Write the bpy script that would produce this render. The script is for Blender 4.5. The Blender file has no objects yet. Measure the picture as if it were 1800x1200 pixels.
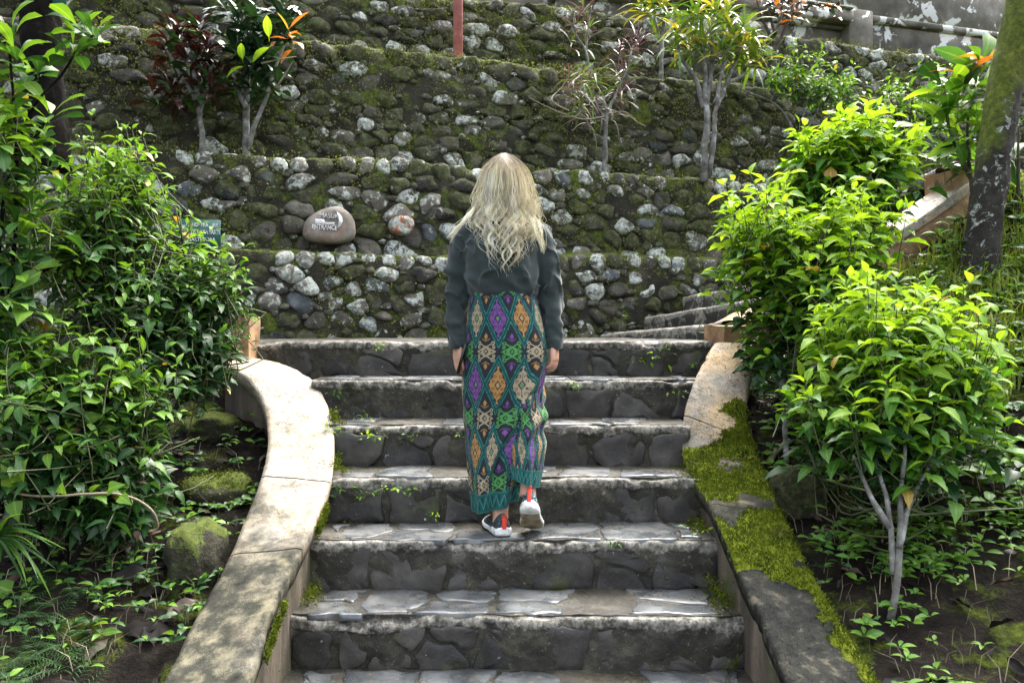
import bpy, math, random
import numpy as np
from mathutils import Vector, Matrix

rng = np.random.default_rng(7)
random.seed(7)
SC = bpy.context.scene
COL = SC.collection

# ---------------------------------------------------------------- camera, sky, sun, exposure
ZC = 2.0            # eye height above the datum
F = 1500.0          # focal length in photograph pixels (1800 wide)
HY = 568.0          # eye level in the photograph
def P(px, py, D):
    return np.array([(px - 900.0) * D / F, D, ZC + (HY - py) * D / F])

cam = bpy.data.cameras.new('camera')
cam.sensor_width = 36.0
cam.lens = 30.0
cam.shift_y = -(600 - HY) / 1800.0
cam.clip_start = 0.05
cam.clip_end = 400
cam.dof.use_dof = True
cam.dof.focus_distance = 3.7
cam.dof.aperture_fstop = 8.0
camo = bpy.data.objects.new('camera', cam)
COL.objects.link(camo)
camo.location = (0, 0, ZC)
camo.rotation_euler = (math.radians(90), 0, 0)
SC.camera = camo

SUN_EL, SUN_AZ = math.radians(56), math.radians(35)   # azimuth from +Y towards +X
world = bpy.data.worlds.new('World')
SC.world = world
world.use_nodes = True
wnt = world.node_tree
wnt.nodes.clear()
sky = wnt.nodes.new('ShaderNodeTexSky')
sky.sky_type = 'NISHITA'
sky.sun_disc = False
sky.sun_elevation = SUN_EL
sky.sun_rotation = SUN_AZ
sky.air_density = 0.8
sky.dust_density = 6.0
sky.ozone_density = 0.2
wbg = wnt.nodes.new('ShaderNodeBackground')
wbg.inputs['Strength'].default_value = 0.15
wout = wnt.nodes.new('ShaderNodeOutputWorld')
whs = wnt.nodes.new('ShaderNodeHueSaturation')      # thin white overcast: the blue is washed out evenly
whs.inputs['Saturation'].default_value = 0.45
wnt.links.new(sky.outputs[0], whs.inputs['Color'])
wnt.links.new(whs.outputs[0], wbg.inputs[0])
wnt.links.new(wbg.outputs[0], wout.inputs[0])

sl = bpy.data.lights.new('sun', 'SUN')
sl.energy = 0.65
sl.angle = math.radians(50)
sl.color = (1.0, 0.95, 0.86)
so = bpy.data.objects.new('sun', sl)
COL.objects.link(so)
sd = Vector((math.sin(SUN_AZ) * math.cos(SUN_EL), math.cos(SUN_AZ) * math.cos(SUN_EL), math.sin(SUN_EL)))
so.rotation_euler = sd.to_track_quat('Z', 'Y').to_euler()
so.location = (3, 5, 12)

SC.view_settings.view_transform = 'Standard'
SC.view_settings.look = 'None'
SC.view_settings.exposure = 2.7
SC.view_settings.gamma = 1.0
SC.view_settings.use_curve_mapping = False
SC.cycles.max_bounces = 6
SC.cycles.transparent_max_bounces = 4

# ---------------------------------------------------------------- helpers: noise, meshes, objects
def _h(i, j, k, s):
    n = (i * 374761393 + j * 668265263 + k * 1440662683 + s * 974634777) & 0x7fffffff
    n = ((n ^ (n >> 13)) * 1274126177) & 0x7fffffff
    return ((n ^ (n >> 16)) & 0xffff) / 65535.0
def vnoise(p, scale=1.0, seed=0):
    p = np.asarray(p, float) * scale
    i = np.floor(p).astype(np.int64)
    f = p - i
    f = f * f * (3 - 2 * f)
    r = 0
    for dx in (0, 1):
        for dy in (0, 1):
            for dz in (0, 1):
                w = (f[..., 0] if dx else 1 - f[..., 0]) * (f[..., 1] if dy else 1 - f[..., 1]) * (f[..., 2] if dz else 1 - f[..., 2])
                r = r + w * _h(i[..., 0] + dx, i[..., 1] + dy, i[..., 2] + dz, seed)
    return r * 2 - 1
def fbm(p, scale=1.0, octv=3, seed=0):
    r = 0
    a = 1.0
    for o in range(octv):
        r = r + a * vnoise(p, scale * 2 ** o, seed + o * 17)
        a *= 0.5
    return r
def nrm(v):
    v = np.asarray(v, float)
    return v / (np.linalg.norm(v, axis=-1, keepdims=True) + 1e-12)
def smooth01(x, a, b):
    t = np.clip((np.asarray(x, float) - a) / (b - a), 0, 1)
    return t * t * (3 - 2 * t)

def mesh_arr(name, V, Fc, mats, smooth=True, midx=None):
    """mesh from arrays; Fc is one (n,3)/(n,4) array or a list of such arrays"""
    V = np.asarray(V, np.float32).reshape(-1, 3)
    fl = Fc if isinstance(Fc, list) else [Fc]
    fl = [np.asarray(f, np.int32) for f in fl if len(f)]
    me = bpy.data.meshes.new(name)
    nl = sum(f.size for f in fl)
    npoly = sum(len(f) for f in fl)
    me.vertices.add(len(V))
    me.vertices.foreach_set('co', V.ravel())
    me.loops.add(nl)
    me.loops.foreach_set('vertex_index', np.concatenate([f.ravel() for f in fl]))
    me.polygons.add(npoly)
    cnt = np.concatenate([np.full(len(f), f.shape[1], np.int32) for f in fl])
    st = np.concatenate([[0], np.cumsum(cnt)[:-1]]).astype(np.int32)
    me.polygons.foreach_set('loop_start', st)
    me.polygons.foreach_set('loop_total', cnt)
    if smooth:
        me.polygons.foreach_set('use_smooth', np.ones(npoly, bool))
    for m in (mats if isinstance(mats, (list, tuple)) else [mats]):
        me.materials.append(m)
    if midx is not None:
        me.polygons.foreach_set('material_index', np.asarray(midx, np.int32))
    me.update(calc_edges=True)
    me.validate()
    return me
def tagk(o, label=None, cat=None, group=None, kind=None):
    if label: o['label'] = label
    if cat: o['category'] = cat
    if group: o['group'] = group
    if kind: o['kind'] = kind
    return o
def link(name, data, parent=None, loc=(0, 0, 0)):
    """children carry world coordinates: the parent's translation is undone"""
    o = bpy.data.objects.new(name, data)
    COL.objects.link(o)
    o.location = loc
    if parent is not None:
        o.parent = parent
        o.matrix_parent_inverse = Matrix.Translation(-Vector(parent.location))
    return o
def empty(name, loc, label, cat, group=None):
    o = bpy.data.objects.new(name, None)
    COL.objects.link(o)
    o.empty_display_size = 0.1
    o.location = Vector([float(c) for c in loc])
    return tagk(o, label, cat, group, 'thing')
def obj(name, V, Fc, mats, parent=None, smooth=True, kind=None, midx=None):
    """world-space vertices; the object's origin is put at the mesh's base centre"""
    V = np.asarray(V, float).reshape(-1, 3)
    c = np.array([(V[:, 0].min() + V[:, 0].max()) / 2, (V[:, 1].min() + V[:, 1].max()) / 2, V[:, 2].min()])
    me = mesh_arr(name, V - c, Fc, mats, smooth, midx)
    o = bpy.data.objects.new(name, me)
    COL.objects.link(o)
    o.location = c
    if parent is not None:
        o.parent = parent
        o.matrix_parent_inverse = Matrix.Translation(-Vector(parent.location))
    if kind: o['kind'] = kind
    return o
class Geo:
    """collects vertices and quads/tris"""
    def __init__(self):
        self.v = []; self.q = []; self.t = []; self.n = 0
    def add(self, V, Q=None, T=None):
        V = np.asarray(V, float).reshape(-1, 3)
        if Q is not None and len(Q): self.q.append(np.asarray(Q, int) + self.n)
        if T is not None and len(T): self.t.append(np.asarray(T, int) + self.n)
        self.v.append(V); self.n += len(V)
        return self
    def V(self): return np.concatenate(self.v)
    def Fc(self):
        r = []
        if self.q: r.append(np.concatenate(self.q))
        if self.t: r.append(np.concatenate(self.t))
        return r
def grid_faces(nr, nc, wrap=False):
    i, j = np.meshgrid(np.arange(nr - 1), np.arange(nc if wrap else nc - 1), indexing='ij')
    a = i * nc + j
    b = i * nc + (j + 1) % nc
    return np.stack([a, b, b + nc, a + nc], -1).reshape(-1, 4)
def catmull(pts, n):
    pts = np.asarray(pts, float)
    d = np.linalg.norm(np.diff(pts[:, :3], axis=0), axis=1)
    t = np.concatenate([[0], np.cumsum(d)])
    u = np.linspace(0, t[-1], n)
    out = np.zeros((n, pts.shape[1]))
    m = np.gradient(pts, t, axis=0)
    k = np.clip(np.searchsorted(t, u, side='right') - 1, 0, len(t) - 2)
    h = (t[k + 1] - t[k])[:, None]
    s = ((u - t[k]) / (t[k + 1] - t[k]))[:, None]
    out = (2*s**3 - 3*s**2 + 1) * pts[k] + (s**3 - 2*s**2 + s) * h * m[k] + (-2*s**3 + 3*s**2) * pts[k+1] + (s**3 - s**2) * h * m[k+1]
    return out
def tube(pts, rad, ns=6, cap=True, asp=1.0, side=None):
    """tube along pts; rad scalar/array; asp squeezes the second axis"""
    pts = np.asarray(pts, float)
    n = len(pts)
    rad = np.broadcast_to(np.asarray(rad, float), (n,))
    tg = nrm(np.gradient(pts, axis=0))
    up = np.array([0.0, 0, 1]) if side is None else np.asarray(side, float)
    if abs(np.dot(tg[n // 2], nrm(up))) > 0.9 and side is None:
        up = np.array([0, 1.0, 0])
    x = nrm(np.cross(tg, up))
    y = np.cross(x, tg)
    a = np.linspace(0, 2 * np.pi, ns, endpoint=False)
    V = pts[:, None] + rad[:, None, None] * (np.cos(a)[None, :, None] * x[:, None] + asp * np.sin(a)[None, :, None] * y[:, None])
    V = V.reshape(-1, 3)
    Q = grid_faces(n, ns, True)
    T = None
    if cap:
        V = np.concatenate([V, pts[:1], pts[-1:]])
        j = np.arange(ns)
        T = np.concatenate([np.stack([(j + 1) % ns, j, np.full(ns, n * ns)], -1),
                            np.stack([(n - 1) * ns + j, (n - 1) * ns + (j + 1) % ns, np.full(ns, n * ns + 1)], -1)])
    return V, Q, T
def box_vq(c, s, ax=None, bev=0.0):
    """bevelled box: centre c, full size s, axes rows ax"""
    hx, hy, hz = [k / 2 for k in s]
    if bev <= 0:
        V = np.array([[x, y, z] for x in (-hx, hx) for y in (-hy, hy) for z in (-hz, hz)])
        Q = np.array([[0, 1, 3, 2], [4, 6, 7, 5], [0, 4, 5, 1], [2, 3, 7, 6], [0, 2, 6, 4], [1, 5, 7, 3]])
    else:
        prof = []
        for (z, ins) in ((-hz, bev), (-hz + bev, 0), (hz - bev, 0), (hz, bev)):
            for (sx, sy) in ((-1, -1), (1, -1), (1, 1), (-1, 1)):
                X, Y = hx - ins, hy - ins
                a = (sx * X, sy * (Y - bev)); b = (sx * (X - bev), sy * Y)
                pr = [a, b] if sx * sy < 0 else [b, a]
                if (sx, sy) in ((-1, -1), (1, 1)): pr = [a, b]
                else: pr = [b, a]
                prof += [(p[0], p[1], z) for p in pr]
        V = np.array(prof)
        Q = grid_faces(4, 8, True)
        V = np.concatenate([V, [[0, 0, -hz], [0, 0, hz]]])
        j = np.arange(8)
        Q = [Q, np.stack([(j + 1) % 8, j, np.full(8, 32)], -1), np.stack([24 + j, 24 + (j + 1) % 8, np.full(8, 33)], -1)]
    if ax is not None:
        V = V @ np.asarray(ax, float)
    V = V + np.asarray(c, float)
    return V, Q
def gbox(g, c, s, ax=None, bev=0.0):
    V, Q = box_vq(c, s, ax, bev)
    if isinstance(Q, list): g.add(V, Q[0], np.concatenate(Q[1:]))
    else: g.add(V, Q)

# ---------------------------------------------------------------- materials
class NB:
    def __init__(self, name):
        self.m = bpy.data.materials.new(name)
        self.m.use_nodes = True
        self.nt = self.m.node_tree
        self.nt.nodes.clear()
        self.out = self.nt.nodes.new('ShaderNodeOutputMaterial')
        self._geo = self._oi = None
    def n(self, t, ins=None, **attrs):
        nd = self.nt.nodes.new('ShaderNode' + t)
        for k, v in attrs.items(): setattr(nd, k, v)
        for k, v in (ins or {}).items():
            s = nd.inputs[k]
            if hasattr(v, 'is_linked') or isinstance(v, bpy.types.NodeSocket):
                self.nt.links.new(v, s)
            else:
                if s.type == 'RGBA' and len(v) == 3: v = (*v, 1)
                s.default_value = v
        return nd
    @property
    def geo(self):
        if not self._geo: self._geo = self.n('NewGeometry')
        return self._geo
    @property
    def oi(self):
        if not self._oi: self._oi = self.n('ObjectInfo')
        return self._oi
    def math(self, op, a, b=0.0, c=0.0, clamp=False):
        nd = self.n('Math', {0: a, 1: b, 2: c}, operation=op)
        nd.use_clamp = clamp
        return nd.outputs[0]
    def noise(self, scale, detail=4, rough=0.55, w=None, vec=None, dist=0.0):
        ins = {'Scale': scale, 'Detail': detail, 'Roughness': rough, 'Distortion': dist, 'Vector': vec if vec is not None else self.geo.outputs['Position']}
        nd = self.n('TexNoise', None, noise_dimensions='4D' if w is not None else '3D')
        if w is not None: ins['W'] = w
        for k, v in ins.items():
            if isinstance(v, bpy.types.NodeSocket): self.nt.links.new(v, nd.inputs[k])
            else: nd.inputs[k].default_value = v
        return nd.outputs['Fac']
    def ramp(self, fac, stops):
        nd = self.n('ValToRGB', {'Fac': fac})
        e = nd.color_ramp.elements
        while len(e) < len(stops): e.new(0.5)
        for k, (p, c) in enumerate(stops):
            e[k].position = p
            e[k].color = (*c, 1) if len(c) == 3 else c
        return nd.outputs['Color']
    def step(self, v, a, b):
        nd = self.n('MapRange', {'Value': v, 'From Min': a, 'From Max': b, 'To Min': 0.0, 'To Max': 1.0}, interpolation_type='SMOOTHSTEP')
        return nd.outputs['Result']
    def mix(self, f, a, b, blend='MIX'):
        nd = self.n('Mix', None, data_type='RGBA', blend_type=blend)
        for k, v in ((0, f), (6, a), (7, b)):
            s = nd.inputs[k]
            if isinstance(v, bpy.types.NodeSocket): self.nt.links.new(v, s)
            else: s.default_value = (*v, 1) if hasattr(v, '__len__') and len(v) == 3 else v
        return nd.outputs[2]
    def attr(self, name, out='Fac'):
        return self.n('Attribute', None, attribute_name=name).outputs[out]
    def sep(self, v):
        return self.n('SeparateXYZ', {0: v}).outputs
    def bump(self, h, strength=0.5, dist=0.01, normal=None):
        ins = {'Height': h, 'Strength': strength, 'Distance': dist}
        if normal is not None: ins['Normal'] = normal
        return self.n('Bump', ins).outputs[0]
    def bsdf(self, col, rough=0.8, normal=None, spec=0.5, **kw):
        ins = {'Base Color': col, 'Roughness': rough, 'Specular IOR Level': spec}
        if normal is not None: ins['Normal'] = normal
        ins.update(kw)
        return self.n('BsdfPrincipled', ins).outputs[0]
    def done(self, sh):
        self.nt.links.new(sh, self.out.inputs[0])
        return self.m

def mat_stone(name, dark, light, warm=(0.05, 0.042, 0.03)):
    """obj.color: r lichen amount, g moss amount, b tone"""
    b = NB(name)
    oc = b.n('SeparateColor', {0: b.oi.outputs['Color']}).outputs
    w = b.math('MULTIPLY', b.math('ADD', b.oi.outputs['Random'], b.geo.outputs['Random Per Island']), 40.0)
    n1 = b.noise(7, 5, 0.6, w)
    base = b.ramp(n1, [(0.3, dark), (0.55, warm), (0.75, light)])
    base = b.mix(1.0, base, b.n('CombineColor', {0: oc[2], 1: oc[2], 2: oc[2]}).outputs[0], 'MULTIPLY')
    base = b.mix(1.0, base, (2.0, 2.0, 2.0), 'MULTIPLY')
    # lichen crust
    n2 = b.noise(16, 7, 0.68, w, dist=0.4)
    thr = b.math('SUBTRACT', 0.715, b.math('MULTIPLY', oc[0], 0.28))
    lm = b.step(b.math('SUBTRACT', n2, thr), 0.0, 0.05)
    lc = b.ramp(b.noise(40, 3, 0.6), [(0.35, (0.22, 0.24, 0.20)), (0.55, (0.46, 0.49, 0.44)), (0.72, (0.66, 0.69, 0.64))])
    col = b.mix(lm, base, lc)
    spk = b.math('MULTIPLY', b.step(b.noise(60, 4, 0.7), 0.62, 0.68), b.step(b.noise(5, 3), 0.45, 0.6))
    col = b.mix(b.math('MULTIPLY', spk, 0.8), col, (0.50, 0.53, 0.46))
    # moss film
    nz = b.sep(b.geo.outputs['Normal'])[2]
    n3 = b.noise(4.5, 6, 0.65)
    mm = b.math('ADD', b.math('MULTIPLY', nz, 0.16), n3)
    mm = b.step(b.math('ADD', mm, b.math('MULTIPLY', oc[1], 0.42)), 0.60, 0.80)
    mm = b.math('MULTIPLY', mm, b.math('SUBTRACT', 1.0, b.math('MULTIPLY', lm, 0.7)))
    mc = b.ramp(b.noise(24, 4, 0.7), [(0.3, (0.022, 0.027, 0.010)), (0.5, (0.070, 0.080, 0.030)), (0.72, (0.19, 0.205, 0.085))])
    col = b.mix(mm, col, mc)
    hgt = b.math('ADD', b.math('MULTIPLY', b.noise(55, 6, 0.7), 0.6), b.math('MULTIPLY', b.noise(13, 3, 0.6, w), 1.0))
    hgt = b.math('ADD', hgt, b.math('MULTIPLY', mm, b.noise(140, 3, 0.8)))
    nr = b.bump(hgt, 0.95, 0.028)
    rg = b.math('SUBTRACT', 0.85, b.math('MULTIPLY', b.math('SUBTRACT', 1.0, b.math('MAXIMUM', mm, lm)), 0.25))
    return b.done(b.bsdf(col, rg, nr, 0.3))

def mat_simple(name, ramp, scale=8, rough=0.8, bump=0.4, bscale=60, bdist=0.006, spec=0.4, detail=5, moss=None, patches=None):
    b = NB(name)
    col = b.ramp(b.noise(scale, detail, 0.62), ramp)
    if patches:
        thr, pc, psc = patches
        pm = b.step(b.noise(psc, 6, 0.65, dist=0.3), thr, thr + 0.05)
        col = b.mix(pm, col, pc)
    h = b.noise(bscale, 5, 0.65)
    if moss:
        thr, k = moss
        nz = b.sep(b.geo.outputs['Normal'])[2]
        mm = b.step(b.math('ADD', b.noise(5, 6, 0.68), b.math('MULTIPLY', nz, k)), thr, thr + 0.12)
        mc = b.ramp(b.noise(30, 4, 0.7), [(0.3, (0.03, 0.045, 0.006)), (0.55, (0.09, 0.12, 0.014)), (0.75, (0.19, 0.23, 0.035))])
        col = b.mix(mm, col, mc)
        h = b.math('ADD', h, b.math('MULTIPLY', mm, b.noise(150, 3, 0.8)))
    return b.done(b.bsdf(col, rough, b.bump(h, bump, bdist), spec))

def mat_leaf(name, c1, c2, trans=0.35, rough=0.38, tcol=None, spec=0.5):
    b = NB(name)
    r = b.math('ADD', b.oi.outputs['Random'], b.geo.outputs['Random Per Island'])
    r = b.math('FRACT', b.math('MULTIPLY', r, 3.71))
    col = b.mix(r, c1, c2)
    col = b.mix(b.math('MULTIPLY', b.step(b.noise(9, 3), 0.35, 0.75), 0.35), col, (c2[0] * 0.5, c2[1] * 0.55, c2[2] * 0.5))
    nr = b.bump(b.noise(90, 3, 0.6), 0.15, 0.004)
    rib = b.step(b.attr('rib'), 0.80, 0.97)
    col = b.mix(b.math('MULTIPLY', rib, 0.45), col, (c1[0] * 1.7 + .02, c1[1] * 1.5 + .02, c1[2] * 1.7 + .01))
    p = b.bsdf(col, rough, nr, spec)
    tc = b.mix(1.0, col, tcol or (1.35, 1.25, 0.55), 'MULTIPLY')
    t = b.n('BsdfTranslucent', {'Color': tc, 'Normal': nr}).outputs[0]
    return b.done(b.n('MixShader', {0: trans, 1: p, 2: t}).outputs[0])

M = {}
M['stone'] = mat_stone('wall_stone', (0.018, 0.018, 0.016), (0.18, 0.175, 0.15), (0.068, 0.062, 0.048))
M['stone_blue'] = mat_stone('blue_stone', (0.025, 0.029, 0.032), (0.15, 0.165, 0.172), (0.06, 0.067, 0.072))
M['stone_red'] = mat_stone('red_stone', (0.10, 0.035, 0.02), (0.42, 0.16, 0.07), (0.28, 0.10, 0.05))
M['core'] = mat_simple('wall_mortar', [(0.3, (0.008, 0.007, 0.005)), (0.55, (0.026, 0.024, 0.014)), (0.8, (0.07, 0.066, 0.045))], 6, 0.9, 0.9, 40, 0.02, 0.3, moss=(0.52, 0.20))
M['soil'] = mat_simple('soil', [(0.3, (0.006, 0.0045, 0.0035)), (0.55, (0.015, 0.012, 0.009)), (0.8, (0.036, 0.03, 0.023))], 9, 0.9, 1.0, 45, 0.03, 0.1, moss=(0.58, 0.05))
M['lichen_bark'] = mat_simple('pale_bark', [(0.35, (0.06, 0.055, 0.045)), (0.55, (0.16, 0.16, 0.14)), (0.75, (0.42, 0.44, 0.42))], 14, 0.8, 0.5, 70, 0.006)
M['bark'] = mat_simple('brown_bark', [(0.3, (0.025, 0.02, 0.014)), (0.6, (0.07, 0.06, 0.045)), (0.8, (0.15, 0.15, 0.12))], 20, 0.85, 0.6, 80, 0.006, moss=(0.72, 0.0))
M['bark_dark'] = mat_simple('dark_bark', [(0.3, (0.003, 0.0025, 0.002)), (0.6, (0.008, 0.007, 0.005)), (0.85, (0.04, 0.045, 0.03))], 8, 0.95, 0.8, 50, 0.012, 0.1)
M['twig'] = mat_simple('green_twig', [(0.3, (0.03, 0.035, 0.012)), (0.7, (0.09, 0.11, 0.04))], 10, 0.6, 0.2)
M['twig_dry'] = mat_simple('dry_twig', [(0.3, (0.10, 0.075, 0.045)), (0.7, (0.30, 0.25, 0.16))], 10, 0.7, 0.2)

M['lf_bright'] = mat_leaf('bright_leaf', (0.27, 0.43, 0.035), (0.16, 0.32, 0.022), 0.48, 0.55, None, 0.3)
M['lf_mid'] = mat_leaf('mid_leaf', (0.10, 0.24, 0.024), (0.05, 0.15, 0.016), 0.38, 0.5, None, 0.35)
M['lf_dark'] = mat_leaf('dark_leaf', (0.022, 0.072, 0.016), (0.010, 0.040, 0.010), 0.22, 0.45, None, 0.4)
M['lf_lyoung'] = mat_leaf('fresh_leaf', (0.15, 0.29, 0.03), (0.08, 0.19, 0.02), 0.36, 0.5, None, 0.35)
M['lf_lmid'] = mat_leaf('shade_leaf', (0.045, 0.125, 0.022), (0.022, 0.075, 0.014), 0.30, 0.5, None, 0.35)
M['lf_yel'] = mat_leaf('yellow_leaf', (0.42, 0.32, 0.06), (0.34, 0.20, 0.035), 0.3, 0.5)
M['lf_orange'] = mat_leaf('orange_leaf', (0.48, 0.16, 0.03), (0.55, 0.26, 0.05), 0.35, 0.4, (1.3, 0.9, 0.5))
M['lf_red'] = mat_leaf('red_leaf', (0.040, 0.018, 0.014), (0.018, 0.010, 0.010), 0.25, 0.22, (1.6, 0.7, 0.5), 0.7)
M['lf_purple'] = mat_leaf('purple_strap', (0.10, 0.05, 0.055), (0.22, 0.17, 0.16), 0.2, 0.35, (1.2, 0.8, 0.8), 0.7)
M['lf_strap'] = mat_leaf('strap_leaf', (0.13, 0.22, 0.03), (0.05, 0.12, 0.02), 0.3, 0.35)
M['lf_strap_y'] = mat_leaf('strap_leaf_yellow', (0.40, 0.36, 0.05), (0.26, 0.27, 0.035), 0.3, 0.35)
M['lf_gloss'] = mat_leaf('glossy_leaf', (0.018, 0.055, 0.02), (0.008, 0.028, 0.014), 0.15, 0.2, None, 0.8)
M['lf_brown'] = mat_leaf('dead_leaf', (0.03, 0.020, 0.015), (0.075, 0.042, 0.026), 0.05, 0.55, (1, 0.9, 0.8))
M['lf_litter'] = mat_leaf('grey_dead_leaf', (0.018, 0.016, 0.015), (0.009, 0.008, 0.007), 0.05, 0.8, (1, 1, 1), 0.12)
M['grass'] = mat_leaf('grass_blade', (0.30, 0.37, 0.05), (0.14, 0.22, 0.03), 0.35, 0.5)
b = NB('moss_blade')
col = b.ramp(b.noise(9, 5, 0.65), [(0.3, (0.030, 0.042, 0.006)), (0.45, (0.085, 0.115, 0.009)), (0.6, (0.15, 0.185, 0.014)), (0.75, (0.20, 0.19, 0.035))])
col = b.mix(b.geo.outputs['Random Per Island'], col, b.mix(1.0, col, (0.45, 0.5, 0.45), 'MULTIPLY'))
p = b.bsdf(col, 0.9, None, 0.1)
M['mossy'] = b.done(b.n('MixShader', {0: 0.25, 1: p, 2: b.n('BsdfTranslucent', {'Color': col}).outputs[0]}).outputs[0])
M['wallmoss'] = mat_leaf('wall_moss_leaf', (0.26, 0.29, 0.08), (0.09, 0.12, 0.028), 0.25, 0.7, None, 0.2)

# ---------------------------------------------------------------- ground
U3 = np.array([0.951, 0.309, 0.0])       # along the terrace walls, to the right and away
N3 = np.array([-0.309, 0.951, 0.0])      # into the hill
W0 = np.array([0.0, 6.2, 0.0])
def wp(s, n, zrel):
    s, n, zrel = np.broadcast_arrays(np.asarray(s, float), np.asarray(n, float), np.asarray(zrel, float))
    return W0 + s[..., None] * U3 + n[..., None] * N3 + np.stack([0 * zrel, 0 * zrel, zrel + ZC], -1)
H0, RIS, TRD, D0 = 0.10, 0.20, 0.327, 4.84
def ground_rel(x, y):
    x = np.asarray(x, float); y = np.asarray(y, float)
    base = np.interp(y, [-6, 0, 2, 2.6, 3.2, 3.9, 4.4, 5.0, 5.6, 9], [-2.6, -2.0, -1.6, -1.25, -1.06, -0.84, -0.55, -0.32, -0.2, -0.1])
    sl = np.interp(y, [1, 2, 3, 4, 5, 5.4], [0.04, 0.05, 0.1, 0.26, 0.38, 0.52])
    z = base + np.where(x > 0, sl * np.clip(x - 1.12, 0, 6), 0.06 * np.clip(-x - 1.2, 0, 6))
    stair = -H0 - RIS * (D0 - y) / TRD - 0.4
    z = np.where((x > -0.98) & (x < 1.0) & (y < 5.0), np.minimum(z, stair), z)
    z = np.where((y > 4.4) & (y < 5.2) & (x > -1.35) & (x < 1.2), np.minimum(z, -0.55), z)
    nn = (x - W0[0]) * N3[0] + (y - W0[1]) * N3[1]
    land = (y > 4.9) & (x < 1.35)
    z = np.where(land, np.minimum(z, -0.2), z)
    fl = (x >= 1.3) & (y > 4.95 + 0.325 * (x - 1.3))
    z = np.where(fl, np.minimum(z, 0.5 * (x - 1.3) - 0.5), z)
    hill = np.interp(nn, [0, 0.4, 1.0, 1.7, 2.5, 70], [-0.5, 0.0, 0.8, 1.8, 2.55, 9])
    z = np.where(nn > 0.05, hill, z)
    p = np.stack([x, y, 0 * x], -1)
    return z + 0.035 * fbm(p, 3.0, 3, 5) * np.where((np.abs(x) < 1.0) & (y < 5), 0, 1)
def ground_z(x, y): return ground_rel(x, y) + ZC
def axis(lo, hi, step, far):
    a = np.arange(lo, hi + 1e-6, step)
    l = lo - np.cumsum(step * 1.35 ** np.arange(1, 60)); l = l[l > -far][::-1]
    r = hi + np.cumsum(step * 1.35 ** np.arange(1, 60)); r = r[r < far]
    return np.concatenate([l, a, r])
gx = axis(-4.5, 4.5, 0.05, 80); gy = axis(1.2, 7.5, 0.05, 80)
GX, GY = np.meshgrid(gx, gy)
GZ = ground_z(GX, GY)
GP = np.stack([GX, GY, GZ], -1)
GP[..., 2] += 0.012 * fbm(GP, 22, 2, 9)
o = obj('ground', GP, grid_faces(len(gy), len(gx)), M['soil'])
tagk(o, 'dark damp soil banks beside the stone steps', 'ground', kind='structure')

# ---------------------------------------------------------------- terraced rubble walls
def clip_poly(poly, mid, d):
    out = []
    n = len(poly)
    for i in range(n):
        a, b = poly[i], poly[(i + 1) % n]
        da, db = np.dot(a - mid, d), np.dot(b - mid, d)
        if da <= 0: out.append(a)
        if da * db < 0: out.append(a + (b - a) * da / (da - db))
    return out
def cells(seeds, x0, x1, y0, y1):
    seeds = np.asarray(seeds)
    res = []
    for i, s in enumerate(seeds):
        poly = [np.array(p, float) for p in ((x0, y0), (x1, y0), (x1, y1), (x0, y1))]
        d = seeds - s
        dist = np.hypot(d[:, 0], d[:, 1])
        for j in np.argsort(dist)[1:22]:
            poly = clip_poly(poly, (seeds[j] + s) / 2, d[j])
            if len(poly) < 3: break
        if len(poly) >= 3: res.append(np.array(poly))
        else: res.append(None)
    return res
def round_poly(poly, m, gap, chaikin=2):
    c = poly.mean(0)
    d = poly - c
    r = np.linalg.norm(d, axis=1, keepdims=True)
    poly = c + d * np.clip((r - gap) / r, 0.3, 1)
    for _ in range(chaikin):
        nx = np.roll(poly, -1, 0)
        poly = np.stack([poly * 0.75 + nx * 0.25, poly * 0.25 + nx * 0.75], 1).reshape(-1, 2)
    cl = np.vstack([poly, poly[:1]])
    t = np.concatenate([[0], np.cumsum(np.linalg.norm(np.diff(cl, axis=0), axis=1))])
    u = np.linspace(0, t[-1], m, endpoint=False)
    return np.stack([np.interp(u, t, cl[:, 0]), np.interp(u, t, cl[:, 1])], -1)
STONE_M = 16
def stone_geo(poly, protr, rough=0.012, flat=False, m=STONE_M, depth=0.06):
    """poly (m,2) -> local verts (a,b,c), c outward"""
    c = poly.mean(0)
    d = poly - c
    if flat: prof = [(1.0, -depth), (1.0, protr * 0.5), (0.955, protr * 0.93), (0.6, protr)]
    else: prof = [(0.98, -depth), (1.0, 0.0), (0.93, 0.5 * protr), (0.74, 0.86 * protr), (0.4, protr)]
    V = []
    for k, (s, h) in enumerate(prof):
        p = c + d * s
        V.append(np.concatenate([p, np.full((m, 1), h)], 1))
    V.append(np.array([[c[0], c[1], protr]]))
    V = np.concatenate(V)
    nr = len(prof)
    V[m:, 2] += rough * fbm(np.stack([V[m:, 0], V[m:, 1], 0 * V[m:, 0] + rng.random() * 50], -1), 12, 3, 3)
    V[:, :2] += 0.6 * rough * np.stack([vnoise(V, 14, 4), vnoise(V, 14, 8)], -1)
    Q = grid_faces(nr, m, True)
    j = np.arange(m)
    T = np.stack([(nr - 1) * m + j, (nr - 1) * m + (j + 1) % m, np.full(m, nr * m)], -1)
    return V, Q, T
def wall_frame(n0, z0, bat):
    up = nrm(N3 * bat + np.array([0, 0, 1.0]))
    outv = np.cross(U3, up)
    if np.dot(outv, N3) > 0: outv = -outv
    return up, outv

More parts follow.
